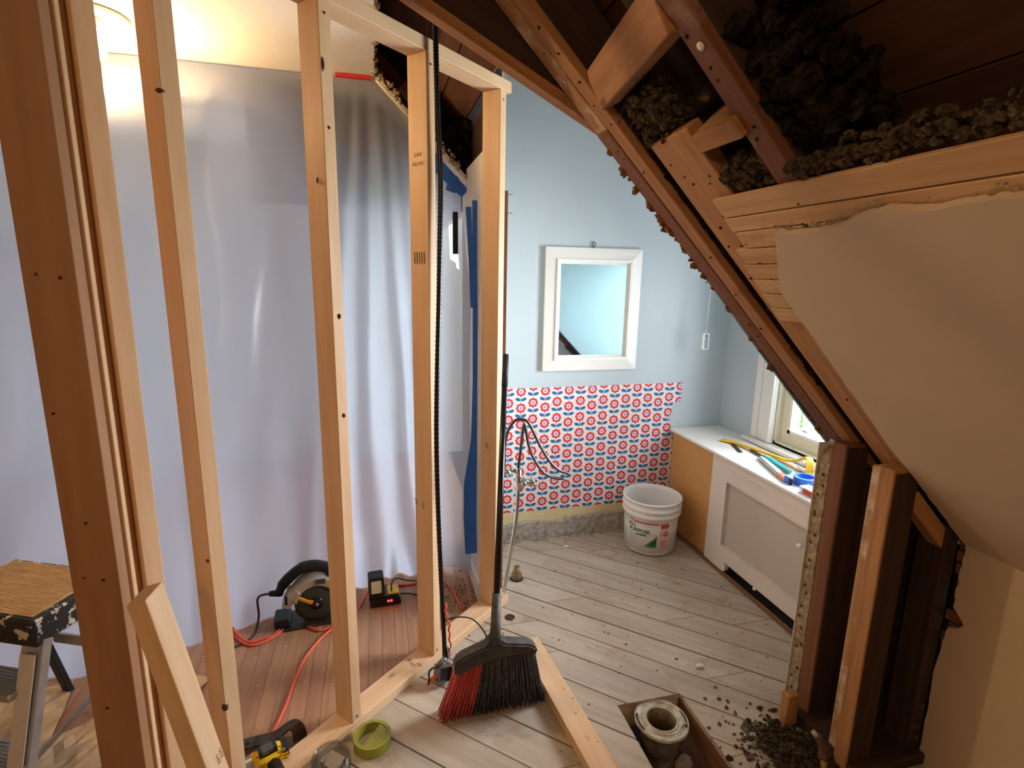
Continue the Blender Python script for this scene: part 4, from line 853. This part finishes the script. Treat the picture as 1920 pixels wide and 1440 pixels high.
# ------------------------------------------------------------------ broom
br = thing('broom', 'angled broom with black handle and red and black bristles leaning on the last stud', 'broom', (.38, 1.70, 0))
hb = Vector((.383, 1.672, .33)); ht = Vector((.533, 2.195, 1.255))
MB().tube([hb, hb+(ht-hb)*.5, ht], .0125, 14).build('handle', M['black_gloss'], br); MB().tube([ht-(ht-hb)*.12, ht+(ht-hb)*.012], .0135, 14).build('grip', M['rubber'], br)
MB().tube([Vector((.381, 1.664, .295)), hb+(ht-hb)*.02, hb+(ht-hb)*.125], [.024, .0185, .0165], 14).build('neck', M['dusty_black'], br)
hd = [(.228, .226), (.234, .252), (.262, .268), (.305, .281), (.345, .292), (.366, .312), (.400, .312), (.415, .294), (.46, .287), (.51, .278), (.535, .263), (.538, .245), (.525, .240), (.46, .247), (.38, .244), (.31, .232), (.26, .215), (.238, .207)]
MB().prism(hd, lambda u, v, h: (u, h+(v-.25)*.25, v), 1.638, 1.690).build('head', M['dusty_black'], br, .006, 2)
rb_ = random.Random(12); red = MB(); blk_ = MB(); NB = 46
for i in range(NB):
    t = (i+.5)/NB; x0 = .242+.286*t; z0 = .225+.022*math.sin(min(1, t*1.5)*1.57); x1 = .178+.402*t; isred = t < .31
    for j in range(7):
        jx = rb_.uniform(-.004, .004); jy = (j-3)*.0065; xe = x1+rb_.uniform(-.007, .007); ye = 1.690+jy*1.6+rb_.uniform(-.004, .004)+.01*t; ze = .002+rb_.uniform(0, .008)
        m_ = red if isred else blk_; m_.tube([(x0+jx, 1.662+jy, z0), ((x0*.5+x1*.5)+jx+rb_.uniform(-.002, .002), 1.672+jy*1.2, z0*.5), (xe, ye, ze)], [.0028, .0026, .0030], 4)
tag(red.build('red_bristles', M['bristle_red'], br), kind='stuff'); tag(blk_.build('black_bristles', M['bristle_black'], br), kind='stuff')

# ------------------------------------------------------------------ armoured cable with junction box
ca = thing('armoured_cable', 'black armoured cable hanging in front of the studs down to a metal junction box', 'cable', (.215, 1.87, 0))
cp = curve_pts([(.2195, 1.960, 2.45), (.222, 1.962, 2.30), (.226, 1.964, 2.12), (.234, 1.968, 1.93), (.229, 1.962, 1.72), (.223, 1.958, 1.5), (.214, 1.952, 1.25), (.208, 1.948, 1.0), (.211, 1.948, .72), (.219, 1.95, .45), (.226, 1.945, .25), (.226, 1.90, .13), (.222, 1.872, .085)], 30)
MB().tube(cp, [.0105 if i % 2 else .0082 for i in range(len(cp))], 10).build('armour', M['black_gloss'], ca)
jb = MB().box((-.030, -.022, -.030), (.030, .022, -.027)).box((-.030, -.022, -.03), (-.027, .022, .03)).box((.027, -.022, -.03), (.030, .022, .03)).box((-.03, .019, -.03), (.03, .022, .03)).box((-.03, -.022, .027), (.03, .022, .03)).build('junction_box', M['steel'], ca, local=True); jb.matrix_basis = Matrix.Translation((.0, -.012, .046)) @ Matrix.Rotation(R(-14), 4, 'X') @ Matrix.Rotation(R(8), 4, 'Y') @ Matrix.Rotation(R(25), 4, 'Z')
ji = MB().box((-.026, -.010, -.026), (.026, .018, .026)).build('box_inside', M['black'], ca, local=True); ji.matrix_basis = jb.matrix_basis.copy()
MB().tube([(.235, 1.886, .085), (.242, 1.888, .125), (.240, 1.888, .14)], [.010, .008, .003], 8).build('clamp', M['chrome'], ca); MB().tube([(.20, 1.862, .078), (.215, 1.868, .088), (.226, 1.872, .10)], .012, 10).build('connector', M['steel'], ca)
MB().tube(curve_pts([(.195, 1.855, .075), (.172, 1.848, .080), (.158, 1.842, .068), (.158, 1.838, .04), (.154, 1.836, .02)], 6), .004, 8).build('wire', M['rubber'], ca)
MB().tube(curve_pts([(.160, 1.84, .026), (.175, 1.842, .040), (.192, 1.846, .048)], 5), .008, 8).build('wire_nut', M['orange_cord'], ca)
MB().tube(curve_pts([(.236, 1.945, .215), (.29, 1.95, .218), (.35, 1.955, .195), (.395, 1.95, .14), (.412, 1.935, .09), (.405, 1.89, .045), (.35, 1.86, .065), (.30, 1.86, .07), (.245, 1.868, .065)], 7), .0033, 8).build('wire', M['rubber'], ca)
rw = curve_pts([(.234, 1.93, .30), (.238, 1.932, .25), (.250, 1.935, .20), (.250, 1.93, .15), (.254, 1.925, .10), (.246, 1.90, .07)], 8); MB().tube([p+Vector((.003*math.sin(i*.9), .002*math.cos(i*.9), 0)) for i, p in enumerate(rw)], .0042, 8).build('wire', M['orange_cord'], ca)

# ------------------------------------------------------------------ drain flange in the floor opening
df = thing('toilet_flange', 'round metal closet flange on the cast drain pipe in the floor opening', 'drain flange', (.985, 1.505, -.2))
MB().lathe([(.058, .182), (.064, .190), (.072, .190), (.074, .186), (.082, .186), (.083, .190), (.099, .190), (.1, .180), (.085, .176), (.066, .172), (.060, .15)], 48).build('flange_ring', M['flange'], df, local=True)
MB().lathe([(.054, .19), (.060, .19), (.0625, .182), (.060, .17), (.060, .12), (.052, .12), (.052, .19)], 40).build('inner_rim', M['flange'], df, local=True)
MB().lathe([(.075, .175), (.068, .13), (.074, .12), (.074, .09), (.069, .085), (.069, .05), (.078, .045), (.078, .01), (.074, -.06)], 36).build('pipe', M['castiron'], df, local=True); MB().lathe([(.053, .175), (.051, .10), (.050, .02), (0, .02)], 30).build('pipe_bore', M['brass'], df, local=True)
for a0 in (2.6, 5.6):
    vs = []; n = 12
    for i in range(n+1): a = a0+.9*i/n; vs += [(.086*math.cos(a), .086*math.sin(a), .1905), (.093*math.cos(a), .093*math.sin(a), .1905)]
    MB().add(vs, [(2*i, 2*i+1, 2*i+3, 2*i+2) for i in range(n)]).build('slot', M['black'], df, local=True)
MB().lathe([(0, .188), (.006, .188), (.006, .2), (0, .202)], 8, 'z', (.07, -.045, 0)).build('bolt', M['flange'], df, local=True)
sc_ = MB().box((-.03, -.02, -.02), (.03, .02, .02)).build('rag', M['flange'], df, .01, 2, local=True); sc_.matrix_basis = Matrix.Translation((.06, -.075, .05)) @ Matrix.Rotation(.6, 4, 'Z') @ Matrix.Scale(1.2, 4)

# ------------------------------------------------------------------ hall floor: circular saw, charger, cords
cs = thing('circular_saw', 'circular saw with dark blade guard standing on the oak floor against the plastic', 'circular saw', (-.325, 2.40, 0), R(5))
def L(mb, name, mat, bevel=0.0, seg=1, par=cs, smooth=None): return mb.build(name, mat, par, bevel, seg, True, smooth)
L(MB().box((-.13, -.075, .008), (.16, .07, .014)), 'base_plate', M['iron'], .002)
L(MB().box((-.17, -.06, .014), (-.10, .04, .055)), 'base_bracket', M['black'], .006)
L(MB().lathe([(0, -.052), (.030, -.052), (.070, -.048), (.092, -.040), (.097, -.030), (.097, .0), (.09, .004), (0, .004)], 48, 'y', (.015, 0, .103)), 'lower_guard', M['guard'])
bl_ = L(MB().lathe([(0, -.064), (.014, -.064), (.018, -.060), (.028, -.058), (.030, -.050)], 28, 'y', (.015, 0, .108)), 'blade_flange', M['black_gloss']); L(MB().lathe([(0, -.068), (.009, -.068), (.009, -.060)], 6, 'y', (.015, 0, .108)), 'arbor_bolt', M['steel'], par=bl_) if False else None
L(MB().lathe([(0, -.069), (.009, -.069), (.009, -.060)], 6, 'y', (.015, 0, .108)), 'arbor_bolt', M['steel'])
arc = []; ar2 = []
for i in range(25): a = R(8+165*i/24); arc.append((.015+.125*math.cos(a), .108+.125*math.sin(a))); ar2.append((.015+.085*math.cos(a), .108+.085*math.sin(a)))
L(MB().prism(arc+ar2[::-1], lambda u, v, h: (u, h, v), -.055, .03), 'upper_housing', M['silver'], .004)
L(MB().prism([(-.135, .115), (-.105, .175), (-.06, .19), (-.05, .165), (-.085, .125), (-.10, .10)], lambda u, v, h: (u, h, v), -.058, .02), 'vent_housing', M['silver'], .004)
L(MB().box((-.118, -.061, .128), (-.106, -.055, .168)), 'vent_slot', M['black'])
L(MB().ribbon([(-.06, -.068, .158), (-.025, -.070, .137), (.0, -.070, .125)], [.016, .014, .02], .006, (0, -1, 0)), 'lever', M['orange'], .002)
L(MB().box((.015, -.060, .205), (.058, -.054, .228)), 'badge', M['darkgrey'])
hp = curve_pts([(-.15, .03, .135), (-.132, .03, .175), (-.095, .03, .215), (-.045, .03, .248), (.01, .03, .252), (.06, .03, .235), (.10, .03, .215)], 6)
L(MB().tube(hp, [.02]*6+[.025]*12+[.028]*19, 12), 'handle', M['black']); L(MB().box((.06, -.03, .20), (.13, .06, .245)), 'motor_cap', M['black'], .01, 2)
L(MB().tube([(.06, .01, .135), (.06, .12, .135)], .055, 24), 'motor', M['black']); L(MB().tube([(-.145, .03, .14), (-.19, .03, .145)], [.017, .012], 12), 'cord_sleeve', M['rubber'])
L(MB().tube(curve_pts([(-.185, .03, .145), (-.225, .02, .148), (-.238, .01, .13), (-.236, 0, .06), (-.25, -.04, .005), (-.275, -.085, .004), (-.33, -.12, .004), (-.40, -.16, .004)], 7), .0052, 8), 'power_cord', M['rubber'])

ch = thing('battery_charger', 'black battery charger with a battery seated and red indicator lights on the oak floor', 'charger', (.0, 2.475, 0), R(4))
def C(mb, name, mat, bevel=0.0, seg=1): return mb.build(name, mat, ch, bevel, seg, True)
C(MB().prism([(-.075, 0), (.075, 0), (.068, .045), (.0, .055), (-.07, .05)], lambda u, v, h: (u, h, v), -.06, .05), 'base', M['black'], .006, 2)
bt = C(MB().prism([(-.055, .03), (.045, .055), (.045, .145), (-.02, .135), (-.055, .075)], lambda u, v, h: (h, u, v), -.078, -.004), 'battery', M['black'], .006, 2)
bt['label'] = 'tall black battery pack with pale label'
C(MB().prism([(-.0275, .1245), (-.047, .095), (-.047, .0945), (-.0275, .124)], lambda u, v, h: (h, u-.0025, v+.001), -.066, -.018), 'label_plate', M['label'])
C(MB().add([(-.066, -.0575, .078), (-.018, -.0575, .078), (-.018, -.0285, .1255), (-.066, -.0285, .1255)], [(0, 1, 2, 3)]), 'battery_label', M['label'])
C(MB().box((.010, -.045, .052), (.066, .035, .058)), 'yellow_panel', M['dyellow'], .002)
for k in (0, 1): C(MB().lathe([(0, -.0635), (.005, -.0635), (.005, -.058)], 10, 'y', (.012+.014*k, 0, .030)), 'indicator', M['led'])
C(MB().tube(curve_pts([(.075, .0, .02), (.12, .0, .012), (.19, -.03, .005), (.26, -.01, .005), (.30, .05, .005)], 7), .004, 8), 'power_cord', M['rubber'])
C(MB().tube(curve_pts([(.03, -.03, .06), (.035, .0, .085), (.06, .03, .09), (.11, .05, .06), (.20, .06, .03), (.27, .08, .01)], 7), .0035, 8), 'lead', M['rubber'])
ec = MB()
ec.tube(curve_pts([(-.42, 2.43, .006), (-.455, 2.33, .006), (-.51, 2.27, .006), (-.58, 2.255, .006), (-.65, 2.33, .006), (-.69, 2.43, .008), (-.62, 2.50, .02), (-.50, 2.53, .02), (-.40, 2.50, .01), (-.38, 2.42, .006), (-.375, 2.385, .006), (-.335, 2.32, .006), (-.28, 2.29, .006), (-.20, 2.335, .006), (-.14, 2.40, .006), (-.11, 2.47, .006), (-.09, 2.54, .006), (-.03, 2.60, .006), (.06, 2.58, .008), (.14, 2.575, .006), (.26, 2.60, .006), (.33, 2.50, .006), (.36, 2.3, .006)], 8), .0062, 8)
tag(ec.build('extension_cord', M['orange_cord']), 'orange extension cord looped around the circular saw and charger', 'cord')
e2 = MB().tube(curve_pts([(-.46, 2.40, .006), (-.48, 2.31, .006), (-.53, 2.285, .006), (-.59, 2.28, .006), (-.66, 2.36, .014), (-.68, 2.44, .02), (-.6, 2.52, .035)], 8), .0062, 8); tag(e2.build('extension_cord', M['orange_cord']), 'inner orange cord loop lying beside the circular saw', 'cord')
e3 = MB().tube(curve_pts([(-.20, 2.325, .0185), (-.25, 2.27, .010), (-.29, 2.22, .006), (-.34, 2.10, .006), (-.362, 1.96, .006), (-.376, 1.855, .006), (-.398, 1.75, .006), (-.43, 1.66, .006)], 8), .0062, 8); tag(e3.build('extension_cord', M['orange_cord']), 'straight run of orange cord crossing the oak floor towards the flat bar', 'cord')

# ------------------------------------------------------------------ tools in the foreground
fb = thing('flat_bar', 'black steel flat pry bar with a bent end on the oak floor', 'pry bar', (-.42, 1.72, 0))
MB().ribbon(curve_pts([(-.66, 1.69, .018), (-.55, 1.700, .018), (-.45, 1.707, .020), (-.385, 1.712, .024), (-.350, 1.715, .045), (-.325, 1.712, .058), (-.306, 1.700, .045), (-.300, 1.690, .012)], 6), .046, .006, (0, 0, 1)).build('bar', M['iron'], fb, .001)
MB().lathe([(.003, 0), (.007, 0), (.007, .0006), (.003, .0006)], 12, 'z', (-.47, 1.705, .0232), True).build('nail_slot', M['black'], fb)
dr = thing('impact_driver', 'yellow and black cordless impact driver lying on the hall floor', 'drill', (-.40, 1.60, 0), R(25))
def D(mb, name, mat, bevel=0.0, seg=1): return mb.build(name, mat, dr, bevel, seg, True)
D(MB().tube([(-.105, 0, .045), (-.085, 0, .045)], [.013, .016], 16), 'chuck', M['black']); D(MB().tube([(-.087, 0, .045), (-.07, 0, .045), (-.035, 0, .045), (-.03, 0, .045)], [.020, .030, .034, .034], 24), 'gear_case', M['dull'])
D(MB().tube([(-.033, 0, .046), (.0, 0, .046), (.045, 0, .046), (.062, 0, .046)], [.034, .037, .036, .030], 20), 'motor_housing', M['dyellow']); D(MB().box((-.022, -.024, .066), (.050, .024, .0865)), 'top_grip', M['black'], .008, 2); D(MB().box((.048, -.034, .018), (.074, .034, .080)), 'rear_cap', M['black'], .010, 2); D(MB().box((-.005, -.02, .0855), (.03, .016, .0885)), 'top_plate', M['darkgrey'], .002)
hd_ = D(MB().tube([(.02, -.01, .045), (.03, -.09, .035), (.035, -.15, .032)], [.022, .019, .022], 14), 'handle', M['black']); D(MB().box((.0, -.21, .002), (.08, -.15, .07)), 'battery', M['black'], .006, 2); D(MB().blob((.058, -.030, .075), .0055, .05, 2), 'screw', M['chrome'])
dt = D(MB().box((-.02, -.038, .036), (-.018, -.037, .038)), 'badge', M['black']); lettering('lettering', 'DEWALT', .017, (.012, -.0368, .056), (1, 0, 0), (0, .45, .9), M['black'], dr, True)
for k in range(4): D(MB().box((.05+.0, -.037, .026+.011*k), (.068, -.0335, .030+.011*k)), 'vent_slot', M['dyellow'])
ja = thing('screw_jar', 'clear plastic jar of screws lying open against the bottom plate', 'jar', (-.185, 1.535, 0), R(-8))
def J(mb, name, mat, bevel=0.0, seg=1): return mb.build(name, mat, ja, bevel, seg, True)
J(MB().lathe([(0, .003), (.055, .003), (.060, .008), (.062, .05), (.058, .058), (.058, .075), (.0555, .075), (.0555, .058), (.059, .05), (.057, .010), (0, .006)], 40), 'jar_body', M['clear']); J(MB().lathe([(.058, .062), (.061, .063), (.061, .066), (.058, .067)], 40, close=True), 'thread', M['clear']); J(MB().lathe([(.0555, .074), (.0595, .074), (.0595, .078), (.0555, .078)], 40, close=True), 'rim', M['clear'])
card = J(MB().box((-.030, -.022, 0), (.030, .022, .0012)), 'card', M['grey']); card.matrix_basis = Matrix.Translation((.008, .008, .048)) @ Matrix.Rotation(.5, 4, 'X') @ Matrix.Rotation(-.35, 4, 'Y') @ Matrix.Rotation(-.5, 4, 'Z')
rj = random.Random(5)
for i in range(26):
    p = Vector((rj.uniform(-.04, .04), rj.uniform(-.045, .035), rj.uniform(.010, .03))); d_ = Vector((rj.uniform(-1, 1), rj.uniform(-1, 1), rj.uniform(-.3, .3))).normalized()*.016; J(MB().tube([p-d_, p-d_*.85, p+d_], [.004, .002, .0012], 6), 'screw', M['brass'] if i % 2 else M['iron'])
gt = roll('tape_roll', 'olive green tape roll lying on the planks beside the bottom plate', (-.058, 1.628, 0), .0635, .050, .040, M['green'], M['green'])
seg_ = [(.049*math.cos(a), .049*math.sin(a)) for a in [R(-125+180*i/16) for i in range(17)]]; MB().prism(seg_, lambda u, v, h: (u, v, h), .030, .0385).build('flap', M['green'], gt, local=True)
MB().lathe([(0, .002), (.049, .002)], 30).build('core_floor', M['label'], gt, local=True)

# ------------------------------------------------------------------ step ladder behind the corner post
ld_ = thing('step_ladder', 'paint-spattered aluminium step ladder with a ribbed tan top beside the corner post', 'step ladder', (-1.0, 1.66, 0))
N0 = Vector((-.985, 1.655, 0)); av = Vector((.40, .917, 0)); bv = Vector((-.917, .40, 0)); LZ = .605
def lp(a, b, z): return N0+av*a+bv*b+Vector((0, 0, z))
def obox(name, a0, a1, b0, b1, z0, z1, mat, par, bevel=.004, seg=2):
    c = (lp(a0, b0, z0)+lp(a1, b1, z1))/2
    return timber(name, lp((a0+a1)/2, b0, (z0+z1)/2), lp((a0+a1)/2, b1, (z0+z1)/2), av, abs(a1-a0), abs(z1-z0), mat, par, bevel)
capo = obox('top_cap', -.005, .275, -.005, .40, LZ-.09, LZ, M['spatter'], ld_, .008)
obox('top_mat', .012, .258, .012, .383, LZ, LZ+.004, M['tread'], capo, .001)
for i in range(34): a = .018+.0070*i; obox('rib', a, a+.0035, .016, .379, LZ+.004, LZ+.0055, M['tread'], capo, 0) if i < 34 else None
def bar(name, p, q, wdir, w_, t_, mat): return timber(name, p, q, wdir, w_, t_, mat, ld_, .002)
for b in (.03, .37):
    bar('front_rail', lp(.03, b, LZ-.08), lp(-.145, b+(.03 if b > .2 else -.03), .01), bv, .075 if b < .2 else .04, .028, M['alu'])
    bar('rear_leg', lp(.24, b, LZ-.08), lp(.35, b, .01), bv, .03, .022, M['black'])
bar('rail_face', lp(.012, .028, LZ-.11), lp(-.085, .010, .20), bv, .055, .004, M['alu_paint']).location += -av*.016
for k, (z, a) in enumerate(((.40, -.045), (.20, -.105))):
    t_ = obox('step', a-.02, a+.085, .04, .36, z-.02, z, M['alu'], ld_, .003)
    for i in range(9): obox('tread_rib', a-.015+.011*i, a-.010+.011*i, .045, .355, z, z+.0025, M['alu'], t_, 0)
bar('spreader', lp(-.10, -.02, .20), lp(.32, -.015, .30), (0, 0, 1), .022, .006, M['dull']); bar('cross_brace', lp(.33, .03, .26), lp(.33, .37, .26), (0, 0, 1), .04, .012, M['alu'])
MB().lathe([(0, -.008), (.012, -.008), (.012, .008), (0, .008)], 12, 'y', tuple(lp(.30, -.02, .295))).build('hinge_pin', M['steel'], ld_)
def crumple(name, label, cx, cy, sx, sy, rz, z, seed, mat, amp=.02):
    rr = random.Random(seed); n = 12; vs = []; c, s = math.cos(rz), math.sin(rz)
    for i in range(n+1):
        for j in range(n+1):
            u, v = (i/n-.5)*sx, (j/n-.5)*sy; h = z+amp*(.5+.5*noise.noise(Vector((u*9+seed, v*9, seed))))+amp*.4*abs(noise.noise(Vector((u*25, v*25+seed, 1)))); vs.append((cx+u*c-v*s, cy+u*s+v*c, h))
    fs = [(i*(n+1)+j, (i+1)*(n+1)+j, (i+1)*(n+1)+j+1, i*(n+1)+j+1) for i in range(n) for j in range(n)]; mb = MB().add(vs, fs)
    o = mb.build(name, mat); md = o.modifiers.new('thick', 'SOLIDIFY'); md.thickness = .0015; return tag(o, label, 'paper')
crumple('brown_paper', 'crumpled brown paper sheet under the ladder spreader', -.98, 1.80, .34, .24, .5, .004, 1, M['paper'], .05); crumple('brown_paper', 'flat brown paper scrap behind the ladder legs', -.86, 2.02, .30, .22, -.3, .004, 2, M['paper'], .02)
crumple('brown_paper', 'brown paper sheet spread at the foot of the corner post', -.80, 1.62, .26, .20, .9, .004, 3, M['paper'], .03); crumple('cardboard', 'cardboard sheet leaning low under the ladder steps', -1.32, 1.98, .34, .30, .2, .004, 4, M['paper'], .03)

# ------------------------------------------------------------------ crumbs and chips
shd = MB().blob((1.272, 1.70, .008), .02, .25, 1, (1.1, .7, .6)); tag(shd.build('porcelain_chip', M['white']), 'white porcelain chip lying on the plank floor', 'chip')
shd = MB().blob((1.07, 2.78, .004), .012, .3, 1, (1.6, .6, .4)); tag(shd.build('plaster_chip', M['white']), 'small white plaster chip on the planks left of the bucket', 'chip')
rd = random.Random(9); mb = MB(); 
for i in range(300):
    x, y = rd.uniform(.3, 1.8), rd.uniform(1.2, 2.9)
    if NV.x*x+NV.y*y < DW+.03 or (HX0-.02 < x < HX1+.02 and y < HY1+.02): continue
    mb.blob((x, y, .001), rd.choice((.0015, .002, .003, .0042)), .5, 1, (rd.uniform(.6, 2), rd.uniform(.6, 1.6), .6))
tag(mb.build('floor_crumbs', M['dust']), 'scattered brown crumbs and splinters over the plank floor', 'debris', kind='stuff')
mb = MB()
for i in range(220):
    x, y = rd.uniform(-.9, .42), rd.uniform(1.6, 2.6)
    if NV.x*x+NV.y*y > DW-.11: continue
    mb.blob((x, y, .002), rd.choice((.0018, .0025, .004)), .5, 1, (rd.uniform(.6, 2), rd.uniform(.6, 1.6), .6))
tag(mb.build('wood_chips', M['lath']), 'pale wood chips scattered over the hall oak floor', 'debris', kind='stuff')

# ------------------------------------------------------------------ repeats share a group
for o in bpy.data.objects:
    if o.parent is None and 'label' in o:
        n = o.name.split('.')[0]
        g = {'tape_strip': 'blue tape strips holding the plastic sheet', 'extension_cord': 'orange extension cords on the hall floor', 'brown_paper': 'brown paper sheets around the ladder', 'insulation': 'tufts of old insulation', 'ceiling_light': 'round ceiling lights', 'tape_roll': 'rolls of tape', 'pipe_stub': 'pipe stubs'}.get(n)
        if g: o['group'] = g
